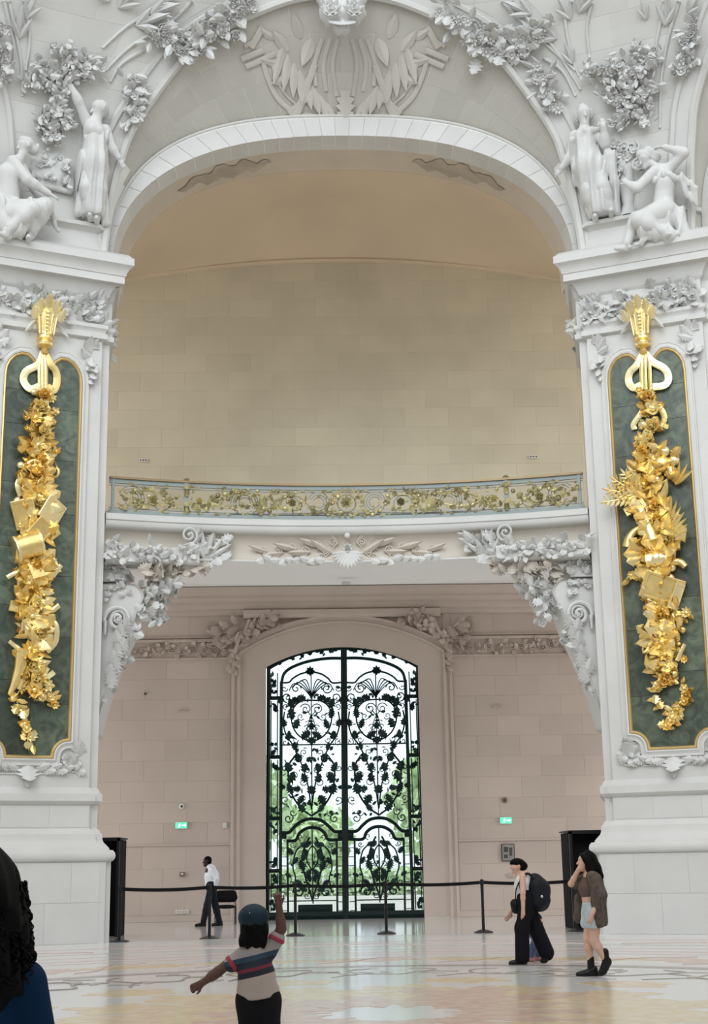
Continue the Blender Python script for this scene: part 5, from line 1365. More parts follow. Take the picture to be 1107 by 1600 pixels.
# lower panel scrolls
for sg in (-1, 1):
    X = lambda x: 488.5 + sg * (x - 488.5)
    bar('scroll', [(X(489), 1408), (X(482), 1385), (X(476), 1365), (X(472), 1345), (X(476), 1325), (X(484), 1308)], .05, door); bar('scroll', [(X(488), 1360), (X(480), 1345), (X(482), 1330), (X(489), 1320)], .035, door)
    bar('scroll', [(X(458), 1395), (X(462), 1372), (X(458), 1355), (X(462), 1332), (X(470), 1322)], .04, door); spiral(X(467), 1394, 9.5, 180 if sg > 0 else 0, 1.4 * sg, .035)
    for (px, py, L, a) in ((475, 1360, .32, 20), (478, 1372, .3, -30), (473, 1345, .28, -20), (458, 1335, .26, 40), (459, 1350, .24, -30), (480, 1392, .28, 60), (462, 1376, .24, -120), (484, 1315, .22, 150), (470, 1322, .22, -60), (485, 1378, .24, 10), (455, 1370, .2, 60), (481, 1335, .2, 30)): dleaf('acan', X(px), py, L, a * sg)
# upper panel: arch, fountain, wreath, lyre
bar('scroll', [(442, 1067), (452, 1066), (458, 1060), (470, 1053), (486, 1050), (502, 1053), (513, 1060), (520, 1067), (536, 1066)], .045, door)
place('daisy', 'iron', door, Dp(485, 1049, .04), Bw, .28, 0, 0); place('daisy', 'iron', door, mir(Dp(485, 1049, .04)), Bw, .28, 0, 0)
for sg in (-1, 1):
    X = lambda x: 487 + sg * (x - 487)
    for j in range(4): bar('scroll', [(X(487), 1090), (X(483 - 3 * j), 1072 - 2 * j + 3 * j), (X(478 - 6 * j), 1062 + 2 * j), (X(470 - 6 * j), 1064 + 5 * j)], .028, door)
    spiral(X(463), 1076, 8, 0, 1.3 * -sg, .03); spiral(X(449), 1090, 8, 90, 1.3 * sg, .03)
    bar('wreath', [(X(487), 1094), (X(470), 1096), (X(458), 1108), (X(456), 1128), (X(464), 1146), (X(478), 1156), (X(488), 1158)], .04, door)
    bar('scroll', [(X(445), 1112), (X(443), 1130), (X(448), 1150), (X(458), 1164), (X(470), 1190), (X(481), 1225), (X(487), 1265)], .04, door)
    bar('scroll', [(X(487), 1275), (X(470), 1262), (X(456), 1240), (X(451), 1215), (X(452), 1195), (X(460), 1183)], .05, door); spiral(X(466), 1186, 8, 180 if sg > 0 else 0, 1.4 * sg, .035); spiral(X(451), 1279, 8, -60, 1.3 * sg, .03)
    spiral(X(478), 1108, 9, 200, 1.5, .025); bar('scroll', [(X(478), 1150), (X(484), 1125), (X(494), 1110)], .025, door)
    for (px, py, L, a) in ((458, 1106, .32, 20), (457, 1122, .34, 10), (461, 1138, .32, -20), (472, 1152, .34, -60), (480, 1158, .28, -80), (468, 1097, .28, 60), (478, 1092, .3, 80), (446, 1135, .26, 20), (452, 1155, .28, 0), (462, 1172, .26, 10), (468, 1190, .30, 20), (474, 1206, .3, -20), (479, 1222, .3, 25), (483, 1240, .28, -25), (455, 1205, .34, 30), (452, 1222, .36, -30), (457, 1240, .36, 25), (466, 1256, .34, -35), (476, 1268, .3, 40), (487, 1140, .24, 0), (444, 1092, .26, 120), (446, 1230, .22, 90), (470, 1232, .24, 100), (480, 1190, .2, -40)): dleaf(rr.choice(['acan', 'broad', 'acan2']), X(px), py, L * .92, a * sg)
# finer tendrils filling the panels
for sg in (-1, 1):
    X = lambda x: 487.5 + sg * (x - 487.5)
    for (cx_, cy_, r_, a0, tn) in ((470, 1120, 6, 30, 1.2), (481, 1138, 6, 200, 1.2), (447, 1104, 5, 90, 1.1), (446, 1160, 6, 270, 1.2), (462, 1156, 5, 0, 1.1), (475, 1176, 6, 90, 1.2), (460, 1212, 7, 180, 1.3), (474, 1222, 6, 20, 1.1), (462, 1232, 6, 300, 1.2), (446, 1250, 7, 60, 1.3), (474, 1248, 6, 140, 1.2), (458, 1270, 6, 10, 1.2), (445, 1200, 5, 10, 1.1), (480, 1204, 5, 260, 1.1), (445, 1076, 5, 0, 1.1), (466, 1345, 5, 200, 1.1), (458, 1320, 5, 20, 1.1), (482, 1350, 5, 100, 1.1), (480, 1400, 5, 30, 1.1), (457, 1380, 5, 30, 1.1), (470, 1308, 5, 90, 1.0)): spiral(X(cx_), cy_, r_, a0 if sg > 0 else 180 - a0, tn * sg, .022, 'tendril')
    for k in range(46):
        px_, py_ = rr.uniform(444, 486), rr.uniform(1072, 1276); dleaf(rr.choice(['leaf', 'blade', 'acan']), X(px_), py_, rr.uniform(.09, .17), rr.uniform(0, 360))
    for k in range(16):
        px_, py_ = rr.uniform(455, 487), rr.uniform(1316, 1404); dleaf(rr.choice(['leaf', 'blade', 'acan']), X(px_), py_, rr.uniform(.08, .14), rr.uniform(0, 360))
# glass
M['glass'] = bpy.data.materials.new('door_glass'); M['glass'].use_nodes = True
_t = M['glass'].node_tree; _t.nodes.clear(); _o = _t.nodes.new('ShaderNodeOutputMaterial'); _x = _t.nodes.new('ShaderNodeMixShader'); _a = _t.nodes.new('ShaderNodeBsdfTransparent'); _g = _t.nodes.new('ShaderNodeBsdfGlossy')
_a.inputs[0].default_value = (.93, .97, .96, 1); _g.inputs['Roughness'].default_value = .05; _x.inputs[0].default_value = .07
_t.links.new(_a.outputs[0], _x.inputs[1]); _t.links.new(_g.outputs[0], _x.inputs[2]); _t.links.new(_x.outputs[0], _o.inputs[0])
def pane(x0, x1, z0, z1, top=None):
    mb = MB(); pts = [(x0, z0), (x1, z0)] + (top or [(x1, z1), (x0, z1)]); n = len(pts)
    mb.add([V(x, YD + .02, z) for x, z in pts] + [V(x, YD + .03, z) for x, z in pts], [tuple(range(n)), tuple(reversed(range(n, 2 * n)))] + [(i, (i + 1) % n, (i + 1) % n + n, i + n) for i in range(n)])
    mb.build('glass_pane', M['glass'], door)
def ztop(x): return 7.36 - .118 * (x - XC) ** 2
for sg in (-1, 1):
    def pp(a, b, z0, z1=None):
        xs_ = sorted((XC + sg * a, XC + sg * b))
        if z1 is None: pane(xs_[0], xs_[1], z0, 0, [(x, ztop(x)) for x in np.linspace(xs_[1], xs_[0], 9)])
        else: pane(xs_[0], xs_[1], z0, z1)
    zs = [.12, 1.36, 2.78, 4.44, 6.05]
    for i in range(4): pp(1.78, 2.12, zs[i] + .03, zs[i + 1] - .03)
    pp(1.78, 2.12, 6.08); pp(.08, 1.74, .14, 2.45); pp(.08, 1.74, 2.46, 4.78); pp(.08, 1.74, 4.80)

# ---- outdoors beyond the door
out = thing('ground_outside', 'sunlit pale stone forecourt seen through the door glass', None, (0, 60, -.1), kind='structure')
M['forecourt'] = mat('pale_paving', (.70, .69, .66), .8, nscale=.5, namp=.1)
mb = MB(); mb.box((0, 85, -.17), (160, 88, .2)); mb.build('paving', M['forecourt'], out)
M['leafg'] = mat('glare_paled_leaves', (.66, .80, .50), .6, nscale=.6, col2=(.52, .70, .42)); M['bark'] = mat('bark', (.22, .17, .13), .9)  # overexposed outdoor glare put into the pale leaf colours
def garden_tree(label, x, y, h, r, seed, n=900):
    rr = random.Random(seed); t = thing('garden_tree', label, 'tree', (x, y, -.07), 'trees outside the door')
    mb = MB(); mb.tube([V(x, y, -.1), V(x + .1, y, h * .3), V(x - .05, y, h * .6)], [.22, .17, .1], 7); mb.build('trunk', M['bark'], t)
    mb = MB()
    for i in range(n):
        a, b = rr.uniform(0, 2 * math.pi), math.acos(rr.uniform(-1, 1)); q = rr.random() ** .4
        p = V(x + r * q * math.sin(b) * math.cos(a), y + r * q * math.sin(b) * math.sin(a), h * .62 + h * .40 * q * math.cos(b))
        A = np.array((Matrix.Rotation(rr.uniform(0, 6.3), 3, 'Z') @ Matrix.Rotation(rr.uniform(0, 3), 3, 'X'))) * rr.uniform(.3, .6)
        mb.add(np.array([(-.4, -.5, 0), (.4, -.5, 0), (.5, .3, .15), (0, .7, 0), (-.5, .3, .15)]) @ A.T + p, [(0, 1, 2, 3, 4)])
    f = mb.build('foliage', M['leafg'], t); f['kind'] = 'stuff'
garden_tree('bright green garden tree seen through the left side of the door', -4.6, 70, 7.5, 2.6, 1)
garden_tree('bright green garden tree seen through the right side of the door', 4.9, 68, 7.0, 2.4, 2)
garden_tree('low bright green tree seen through the middle of the door', -.9, 84, 5.0, 2.2, 3)
hd = thing('clipped_hedge', 'low clipped hedge beyond the forecourt outside the door', 'hedge', (0, 78, -.07)); mb = MB(); rr = random.Random(9)
for i in range(2600):
    p = V(rr.uniform(-9, 9), rr.uniform(77.5, 78.6), rr.uniform(-.05, 1.3)); A = np.array((Matrix.Rotation(rr.uniform(0, 6.3), 3, 'Z') @ Matrix.Rotation(rr.uniform(0, 3), 3, 'X'))) * .24
    mb.add(np.array([(-.4, -.5, 0), (.4, -.5, 0), (.5, .3, .1), (0, .7, 0), (-.5, .3, .1)]) @ A.T + p, [(0, 1, 2, 3, 4)])
f = mb.build('foliage', M['leafg'], hd); f['kind'] = 'stuff'
# ================================================================== FLOOR MOSAIC (thin inlaid pieces)
M['ochre'] = mat('ochre_mosaic', (.62, .49, .30), .2, nscale=6, col2=(.68, .58, .42), ramp=(.4, .6), detail=6)
M['rosepat'] = mat('rose_mosaic', (.56, .40, .33), .2, nscale=6, col2=(.63, .50, .40), ramp=(.4, .6), detail=6)
M['greypat'] = mat('grey_mosaic', (.45, .43, .40), .2, nscale=8, namp=.2)
M['ringgrey'] = mat('dark_grey_marble_ring', (.33, .30, .28), .2)
M['linepat'] = mat('brown_mosaic_line', (.30, .26, .22), .22)
M['pinkline'] = mat('pink_marble_line', (.60, .48, .46), .2)
rr = random.Random(81)
_iz = [0]
def inlay(name, pts, m, z):
    _iz[0] += 1; z = z * .5 + .00003 * _iz[0]
    n = len(pts); mb = MB()
    mb.add([V(x, y, z) for x, y in pts] + [V(x, y, -.002) for x, y in pts], [tuple(range(n))] + [(i, (i + 1) % n, (i + 1) % n + n, i + n) for i in range(n)]); return mb.build(name, M[m], floor)
def lobed(cx, cy, rx, ry, ang, lob=5, amp=.16, n=36, seed=0):
    r_ = random.Random(seed); ph = r_.uniform(0, 6); out = []
    for i in range(n):
        a = 2 * math.pi * i / n; q = 1 + amp * math.sin(lob * a + ph) + amp * .5 * math.sin((2 * lob + 1) * a + 2 * ph)
        x, y = rx * q * math.cos(a), ry * q * math.sin(a); out.append((cx + x * math.cos(ang) - y * math.sin(ang), cy + x * math.sin(ang) + y * math.cos(ang)))
    return out
def fring(name, r0, r1, m, z=.003, a0=-180, a1=180):
    mb = MB(); A = np.linspace(R(a0), R(a1), 121); mb.loft([[(r * math.sin(a), 14 + r * math.cos(a), zz) for a in A] for r, zz in ((r0, 0), (r0, z), (r1, z), (r1, 0))]); mb.build(name, M[m], floor)
for r0, r1, m in ((6.40, 6.68, 'ringgrey'), (6.75, 6.79, 'pinkline'), (9.15, 9.30, 'pinkline'), (9.75, 9.95, 'pinkline'), (10.6, 10.72, 'pinkline'), (11.6, 11.66, 'greypat'), (13.2, 13.45, 'pinkline')): fring('mosaic_ring', r0, r1, m)
for i in range(14):
    a = 2 * math.pi * i / 14 + .1; inlay('mosaic_leaf', lobed(2.3 * math.sin(a), 14 + 2.3 * math.cos(a), .62, 1.0, -a, 7, .15, 40, i), 'ochre', .003)
    a += .22; inlay('mosaic_leaf', lobed(1.25 * math.sin(a), 14 + 1.25 * math.cos(a), .26, .62, -a, 5, .14, 30, 50 + i), 'rosepat', .005)
for (x, y, rx, ry, a) in ((.95, 15.9, .38, 1.0, -.4), (1.45, 15.3, .30, .8, -1.0), (.5, 16.2, .24, .7, .2)): inlay('mosaic_leaf', lobed(x, y, rx, ry, a, 6, .13, 36, int(x * 10)), 'rosepat', .006)
for i in range(12):
    a = 2 * math.pi * i / 12 + .27; inlay('mosaic_leaf', lobed(3.95 * math.sin(a), 14 + 3.95 * math.cos(a), .52, .42, -a, 5, .15, 32, 80 + i), 'ochre', .003)
for i in range(30):
    a = 2 * math.pi * i / 30; inlay('mosaic_leaf', lobed(8.0 * math.sin(a), 14 + 8.0 * math.cos(a), .80, .42, -a, 6, .2, 32, 120 + i), 'ochre' if i % 3 else 'rosepat', .003)
def fline(pts, w=.018, m='linepat', z=.006):
    P = spline([(*p, 0) for p in pts], 5)[:, :2]; T = np.gradient(P, axis=0); T /= np.linalg.norm(T, axis=1)[:, None]; Nn = np.stack([-T[:, 1], T[:, 0]], 1)
    L_, R_ = P + Nn * w, P - Nn * w; inlay('mosaic_vine', [tuple(p) for p in L_] + [tuple(p) for p in R_[::-1]], m, z)
for i in range(22):
    a = 2 * math.pi * i / 22 + .05; c = lambda r, da: (r * math.sin(a + da), 14 + r * math.cos(a + da))
    fline([c(4.6, -.16), c(5.1, -.08), c(5.0, .02), c(5.5, .08), c(5.4, .16)]); fline([c(5.1, -.08), c(5.7, -.10), c(6.0, -.05)]); fline([c(5.45, .08), c(5.9, .10), c(6.05, .04)])
    for k in range(6):
        x, y = c(rr.uniform(4.5, 6.2), rr.uniform(-.15, .15)); inlay('mosaic_leaf', lobed(x, y, .07, .19, rr.uniform(0, 6), 3, .15, 14, 200 + 6 * i + k), 'greypat', .004)
for i in range(26):
    a = 2 * math.pi * i / 26; c = lambda r, da: (r * math.sin(a + da), 14 + r * math.cos(a + da)); fline([c(7.2, -.1), c(7.6, -.03), c(8.3, .02), c(8.7, .1)], .014, 'pinkline'); fline([c(12.0, -.1), c(12.5, 0), c(12.1, .1)], .02, 'pinkline')

# ================================================================== ROPE BARRIER
posts = [(-4.60, 28.95), (-2.89, 29.6), (-1.18, 30.35), (.70, 30.5), (2.70, 30.33), (4.62, 30.2)]
PL = ['first black barrier post, beside the left pier plinth', 'second black barrier post, in front of the guard', 'third black barrier post, before the left door leaf', 'fourth black barrier post, before the right door leaf', 'fifth black barrier post, between the door and the woman with the backpack', 'last black barrier post, behind the woman in the brown shirt']
M['steelb'] = mat('black_coated_base', (.03, .03, .035), .25, .3)
base_me = post_me = head_me = None
for i, (x, y) in enumerate(posts):
    t = thing('barrier_post', PL[i], 'barrier', (x, y, 0), 'belt barrier posts'); O = V(x, y, 0)
    if base_me is None:
        mb = MB(); mb.lathe([(0, 0), (.20, 0), (.20, .012), (.185, .022), (.10, .05), (.045, .065), (0, .065)], (0, 0, 0), 24); base_me = to_mesh('base', np.concatenate(mb.v), mb.f, M['steelb'], True)
        mb = MB(); mb.lathe([(.031, .06), (.031, .97)], (0, 0, 0), 14); post_me = to_mesh('post', np.concatenate(mb.v), mb.f, M['black'], True)
        mb = MB(); mb.lathe([(.031, .94), (.037, .945), (.037, 1.05), (.03, 1.06), (0, 1.065)], (0, 0, 0), 14); mb.box((0, -.036, 1.0), (.03, .02, .07)); head_me = to_mesh('head', np.concatenate(mb.v), mb.f, M['black'], True)
    for nm, me in (('base', base_me), ('post', post_me), ('head', head_me)): inst(nm, me, Matrix.Translation((x, y, 0)), t)
    if i + 1 < len(posts):
        a, b = V(x, y, 1.0), V(*posts[i + 1], 1.0); mb = MB(); T_ = np.linspace(.02, .98, 12); P3 = np.array([a + (b - a) * q - V(0, 0, .035 * 4 * q * (1 - q)) for q in T_])
        dn = unit(np.cross(b - a, (0, 0, 1))) * .003; hz = V(0, 0, .034)
        mb.loft([P3 + hz + dn, P3 - hz + dn, P3 - hz - dn, P3 + hz - dn, P3 + hz + dn]); mb.build('belt', M['blackm'], t)

# ================================================================== CHAIR
cx, cy = -3.05, 36.9; ch = thing('side_chair', 'black fabric chair against the wall behind the guard', 'chair', (cx, cy, 0))
S = Sdf((-.35, -.35, .3), (.35, .35, .95), .015); S.cone((-.17, .20, .66), (.17, .20, .66), .12, .12, .02, flat=(1, 3.4, 1)); S.cone((-.17, .21, .74), (.17, .21, .74), .10, .10, .03, flat=(1, 3.4, 1)); S.build('backrest', 'blackm', ch, V(cx, cy, 0))
S = Sdf((-.35, -.4, .3), (.35, .35, .6), .015); S.cone((-.13, -.02, .44), (.13, -.02, .44), .13, .13, .02, flat=(1, .62, 3.2)); S.ell((0, -.02, .44), (.25, .23, .045), .03); S.build('seat', 'blackm', ch, V(cx, cy, 0))
for sx_ in (-.25, .25):
    for pts in ([(sx_, -.22, .005), (sx_, -.20, .43)], [(sx_, .24, .005), (sx_, .20, .43), (sx_ * .9, .22, .72)]):
        mb = MB(); mb.tube([V(cx, cy, 0) + V(*p) for p in pts], .013, 8); mb.build('leg', M['black'], ch)
mb = MB(); mb.tube([V(cx - .25, cy - .20, .42), V(cx + .25, cy - .20, .42)], .012, 6); mb.tube([V(cx - .25, cy + .20, .42), V(cx + .25, cy + .20, .42)], .012, 6); mb.build('seat_frame', M['black'], ch)

# ================================================================== WALL FITTINGS
def emis(name, c, st):
    m = bpy.data.materials.new(name); m.use_nodes = True; b = m.node_tree.nodes['Principled BSDF']; b.inputs['Base Color'].default_value = (*c, 1); b.inputs['Emission Color'].default_value = (*c, 1); b.inputs['Emission Strength'].default_value = st; return m
M['exitg'] = emis('lit_green_sign', (.05, .75, .28), 1.6); M['exitw'] = emis('lit_white_pictogram', (.75, 1.0, .85), 1.8)
M['wplast'] = mat('white_plastic', (.75, .74, .72), .45); M['greyp'] = mat('grey_enamel_sign', (.34, .33, .31), .4, nscale=14, col2=(.22, .21, .20)); M['dark'] = mat('dark_grey_plastic', (.06, .055, .05), .5); M['brownp'] = mat('brown_plastic', (.20, .12, .09), .5)
def bx(name, m, par, c, s_): mb = MB(); mb.box(c, s_); return mb.build(name, M[m], par)
F = YB - .0
for s, lab in ((-1, 'left'), (1, 'right')):
    x, z = s * 4.46, 2.54
    e = thing('exit_sign', 'glowing green emergency exit sign on the %s wall' % lab, 'exit sign', (x, F, z), 'exit signs beside the door'); bx('housing', 'wplast', e, (x, F - .03, z), (.32, .06, .17)); f = bx('face', 'exitg', e, (x, F - .063, z), (.30, .008, .15))
    mb = MB(); g = sphere_geo(.018, 7, 5); mb.add(g[0] * V(1, .3, 1) + V(x - .035, F - .07, z + .045), g[1]); mb.tube([V(x - .04, F - .07, z + .02), V(x - .06, F - .07, z - .02), V(x - .09, F - .07, z - .05)], .012, 5); mb.tube([V(x - .06, F - .07, z - .02), V(x - .03, F - .07, z - .055)], .012, 5); mb.tube([V(x - .075, F - .07, z + .01), V(x - .04, F - .07, z + .02), V(x - .01, F - .07, z)], .010, 5); mb.build('running_figure', M['exitw'], f)
    mb = MB(); mb.box((x + .06, F - .07, z), (.07, .006, .03)); mb.add([V(x + .09, F - .07, z + .045), V(x + .09, F - .07, z - .045), V(x + .135, F - .07, z)], [(0, 1, 2)]); mb.build('arrow', M['exitw'], f)
    z = 3.05 if s < 0 else 3.09
    d = thing('wall_detector', ('white ring detector with dark lens' if s < 0 else 'small brown round detector') + ' above the %s exit sign' % lab, 'detector', (x, F, z))
    mb = MB(); mb.lathe([(.0, .0), (.075, .0), (.075, -.025), (.05, -.04), (.02, -.045)], (x, F, z), 14, axis=(0, 1, 0)); mb.build('ring', M['wplast' if s < 0 else 'brownp'], d); mb = MB(); mb.lathe([(.04, -.038), (.03, -.055), (.0, -.058)], (x, F, z), 12, axis=(0, 1, 0)); mb.build('lens', M['dark'], d)
    x = s * 5.72; z = 12.97
    d = thing('wall_spotlight', 'small white three-lamp fitting above the %s end of the balcony' % lab, 'light fitting', (x, F, z), 'fittings on the gallery wall'); bx('plate', 'wplast', d, (x, F - .015, z), (.26, .03, .10))
    for j in (-1, 0, 1): mb = MB(); mb.lathe([(.022, 0), (.022, -.02), (0, -.02)], (x + j * .08, F - .03, z), 10, axis=(0, 1, 0)); mb.build('lamp_hole', M['dark'], d)
    x = -4.47 if s < 0 else 4.36; z = 5.68
    d = thing('wall_spotlight', 'faint row of three small dots high on the %s lower wall' % lab, 'light fitting', (x, F, z), 'fittings on the lower wall'); bx('plate', 'pinkm', d, (x, F - .008, z), (.28, .016, .09))
    for j in (-1, 0, 1): mb = MB(); mb.lathe([(.016, 0), (.016, -.01), (0, -.01)], (x + j * .08, F - .016, z), 8, axis=(0, 1, 0)); mb.build('lamp_hole', M['brownp'], d)
w = thing('light_switch', 'small white switch box left of the door surround', 'switch', (-3.27, F, 2.52)); bx('housing', 'wplast', w, (-3.27, F - .03, 2.52), (.10, .06, .14)); bx('rocker', 'thr', w, (-3.27, F - .065, 2.52), (.05, .012, .08))
w = thing('call_point', 'small dark framed call point below the left exit sign', 'call point', (-4.42, F, 1.24)); bx('housing', 'brownp', w, (-4.42, F - .025, 1.24), (.13, .05, .11)); bx('button', 'wplast', w, (-4.42, F - .055, 1.25), (.07, .012, .04))
for s, x, z, n in ((-1, -4.41, .26, 4), (1, 4.56, 1.07, 2)):
    w = thing('socket_plate', 'low white row of wall sockets near the guard' if s < 0 else 'pale wall plate between the door and the backpack woman', 'socket', (x, F, z)); bx('plate', 'wplast' if s < 0 else 'pinkm', w, (x, F - .012, z), (.08 * n + .04, .024, .10))
    for j in range(n): bx('socket', 'pinkm', w, (x + (j - (n - 1) / 2) * .08, F - .028, z), (.05, .012, .06))
w = thing('wall_sign', 'framed grey floor-plan sign above the woman with the backpack', 'sign', (4.49, F, 1.46)); bx('frame', 'dark', w, (4.49, F - .02, 1.68), (.36, .04, .46)); f = bx('panel', 'greyp', w, (4.49, F - .043, 1.68), (.32, .008, .42))
for (dx, dz, a, b) in ((-.06, .08, .12, .14), (.07, .02, .08, .22), (-.07, -.10, .10, .10)): bx('plan_block', 'dark', f, (4.49 + dx, F - .049, 1.68 + dz), (a, .006, b))
w = thing('wall_camera', 'tiny dark knob on the left wall below the frieze', 'knob', (-5.52, F, 6.16)); mb = MB(); mb.lathe([(.035, 0), (.035, -.03), (.02, -.05), (0, -.052)], (-5.52, F, 6.16), 10, axis=(0, 1, 0)); mb.build('housing', M['dark'], w)
LS[0] = 1.0
def folds(amp, freq, seed=0.0, swirl=0.0):
    return lambda x, y, z, t: amp * (np.sin(freq * x + swirl * z + seed) + .5 * np.sin(freq * 1.6 * y - swirl * z + 2 * seed))
# ================================================================== PEOPLE
M['skinl'] = mat('light_skin', (.62, .38, .29), .55); M['skind'] = mat('dark_brown_skin', (.035, .02, .015), .5, spec=.25); M['skinb'] = mat('brown_skin', (.10, .052, .038), .55, spec=.25)
M['hairk'] = mat('black_hair', (.003, .003, .003), .6, spec=.08); M['tank'] = mat('off_white_cotton', (.68, .66, .64), .8); M['pants'] = mat('black_trousers', (.008, .008, .010), .85, spec=.12); M['shirtw'] = mat('white_shirt', (.72, .74, .78), .7)
M['navyp'] = mat('dark_navy_trousers', (.012, .014, .022), .85, spec=.15); M['shoe'] = mat('black_leather', (.008, .008, .009), .4, spec=.25); M['brownshirt'] = mat('brown_print_shirt', (.105, .082, .062), .85, nscale=18, col2=(.06, .045, .035)); M['croptop'] = mat('taupe_knit', (.10, .065, .055), .8)
M['denim'] = mat('pale_denim', (.50, .58, .62), .8, nscale=12, col2=(.40, .48, .53)); M['pack'] = mat('black_nylon', (.007, .009, .013), .6, spec=.2); M['cap'] = mat('dark_teal_cap', (.006, .022, .034), .6, spec=.2); M['bluetop'] = mat('deep_blue_cloth', (.003, .020, .055), .85, spec=.1); M['jean'] = mat('blue_jeans', (.10, .14, .26), .8); M['pinkshoe'] = mat('pink_shoe', (.55, .25, .25), .6); M['silver'] = mat('silver_trim', (.6, .6, .62), .3, 1.0)
# striped shirt: beige, navy, red bands by height
m = M['stripe'] = bpy.data.materials.new('striped_shirt'); m.use_nodes = True; t_ = m.node_tree; b_ = t_.nodes['Principled BSDF']; b_.inputs['Roughness'].default_value = .85
tcn = t_.nodes.new('ShaderNodeTexCoord'); sp_ = t_.nodes.new('ShaderNodeSeparateXYZ'); rm_ = t_.nodes.new('ShaderNodeMapRange'); cr_ = t_.nodes.new('ShaderNodeValToRGB')
ml_ = t_.nodes.new('ShaderNodeMath'); ml_.operation = 'MULTIPLY_ADD'; ml_.inputs[1].default_value = -.22
t_.links.new(tcn.outputs['Object'], sp_.inputs[0]); t_.links.new(sp_.outputs['X'], ml_.inputs[0]); t_.links.new(sp_.outputs['Z'], ml_.inputs[2]); t_.links.new(ml_.outputs[0], rm_.inputs[0])
rm_.inputs[1].default_value = .50; rm_.inputs[2].default_value = .90; t_.links.new(rm_.outputs[0], cr_.inputs[0]); t_.links.new(cr_.outputs[0], b_.inputs['Base Color'])
cr_.color_ramp.interpolation = 'CONSTANT'; els = cr_.color_ramp.elements; els[0].position = 0; els[0].color = (.40, .33, .29, 1); els[1].position = .46; els[1].color = (.008, .012, .022, 1)
for pos, c in ((.55, (.16, .015, .03, 1)), (.60, (.010, .016, .03, 1)), (.70, (.02, .05, .085, 1)), (.78, (.30, .27, .26, 1))): e = els.new(pos); e.color = c
def rig(label, px, py, y, lo, hi, h=.010):
    O = aty(px, py, y); O[2] = 0
    root = thing('person', label, 'person', O)
    k0 = lambda a, b, dy=0.0, z=None: (lambda q: V(q[0] - O[0], dy, q[2] if z is None else z))(aty(a, b, y + dy))
    return root, O, k0, (lambda: Sdf(lo, hi, h))

# ---- guard in white shirt, walking left
root, O, J, mk = rig('man in white shirt and dark trousers walking left beside the wall', 328, 1447, 36.4, (-.7, -.45, -.02), (.6, .45, 1.8), .012)
hc = J(324, 1346); S = mk(); head(S, hc, (-1, -.1), 1.0, .05); S.cone(hc + V(.02, 0, -.06), J(328, 1358), .055, .06, .03)
S.cone(J(330, 1362), J(331, 1384), .15, .14, .06)
for dy, el, wr in ((-.20, (339, 1373), (337, 1386)), (.20, (338, 1374), (336, 1387))):
    limb(S, J(332, 1360, dy), J(*el, dy * 1.15), J(*wr, dy * .7), .055, .043, .032); hand(S, J(*wr, dy * .7), (.0, 0, -1), (1, 0, 0), 1, .5)
for dy, kn, an in ((-.09, (324, 1414), (317, 1438)), (.09, (337, 1416), (343, 1438))): limb(S, J(331, 1386, dy), J(*kn, dy), J(*an, dy), .085, .06, .045)
S.build('body', 'skind', root, O)
S = mk(); S.chain([J(330, 1358), J(331, 1368), J(331, 1386)], [.13, .165, .155], .06, fold=folds(.006, 30, 0, 8)); S.cone(J(331, 1360, -.17), J(331, 1360, .17), .075, .075, .05)
for dy, el, wr in ((-.20, (339, 1373), (337, 1384)), (.20, (338, 1374), (336, 1385))): limb(S, J(332, 1360, dy), J(*el, dy * 1.15), J(*wr, dy * .7), .072, .06, .05)
S.cone(J(327, 1355, -.04), J(327, 1355, .04), .06, .06, .02); S.cut(J(331, 1389), (0, 0, -1)); S.build('shirt', 'shirtw', root, O)
S = mk(); S.cone(J(331, 1383, -.05), J(331, 1388, .05), .145, .14, .05)
for dy, kn, an in ((-.09, (324, 1414), (318, 1440)), (.09, (337, 1416), (343, 1440))): limb(S, J(331, 1388, dy), J(*kn, dy), J(*an, dy), .105, .085, .072)
S.build('trousers', 'navyp', root, O)
for dy, an, f in ((-.09, (317, 1440), -1), (.09, (343, 1440), -1)):
    S = mk(); q = J(*an, dy, .095); foot(S, q, (f, 0), 1.12, .045); S.build('shoe', 'shoe', root, O)
S = mk(); S.ell(hc + V(.015, 0, .045), (.098, .092, .085), .02); S.ell(hc + V(.05, 0, .0), (.06, .088, .08), .02); S.build('hair', 'hairk', root, O)

# ---- woman with backpack, walking left, looking down
root, O, J, mk = rig('woman in white top and black trousers carrying a backpack, looking down', 832, 1506, 20.45, (-.6, -.45, -.02), (.75, .5, 1.5), .009)
hc = J(809, 1355); S = mk(); head(S, hc, (-1, -.15), .92, .55); S.chain([hc + V(.05, 0, -.05), J(818, 1368), J(820, 1374)], [.045, .05, .08], .03)
S.chain([J(821, 1372), J(819, 1388), J(823, 1406)], [.10, .105, .11], .06)
limb(S, J(817, 1369, -.15), J(817.5, 1395, -.2), J(818, 1420, -.2), .045, .036, .027, .02); hand(S, J(818, 1420, -.2), (-.05, 0, -1), (.5, -1, 0), .95, .35)
limb(S, J(817, 1371, .15), J(810, 1400, .2), J(799, 1424, .16), .045, .036, .027, .02); hand(S, J(799, 1424, .16), (-.6, 0, -1), (.4, -1, .2), .95, .3)
for dy, kn, an in ((-.08, (817, 1455), (816, 1497)), (.08, (838, 1456), (856, 1490))): limb(S, J(824, 1412, dy), J(*kn, dy), J(*an, dy), .09, .055, .042)
S.build('body', 'skinl', root, O)
S = mk(); S.chain([J(820, 1374), J(818, 1386), J(822, 1406)], [.112, .122, .125], .05, fold=folds(.005, 40, 0, 10)); S.cone(J(818, 1378, -.07), J(818, 1378, .07), .085, .085, .04); S.cut(J(822, 1407), (0, 0, -1)); S.build('tank_top', 'tank', root, O)
S = mk(); S.cone(J(823, 1404, -.05), J(825, 1414, .05), .135, .14, .05)
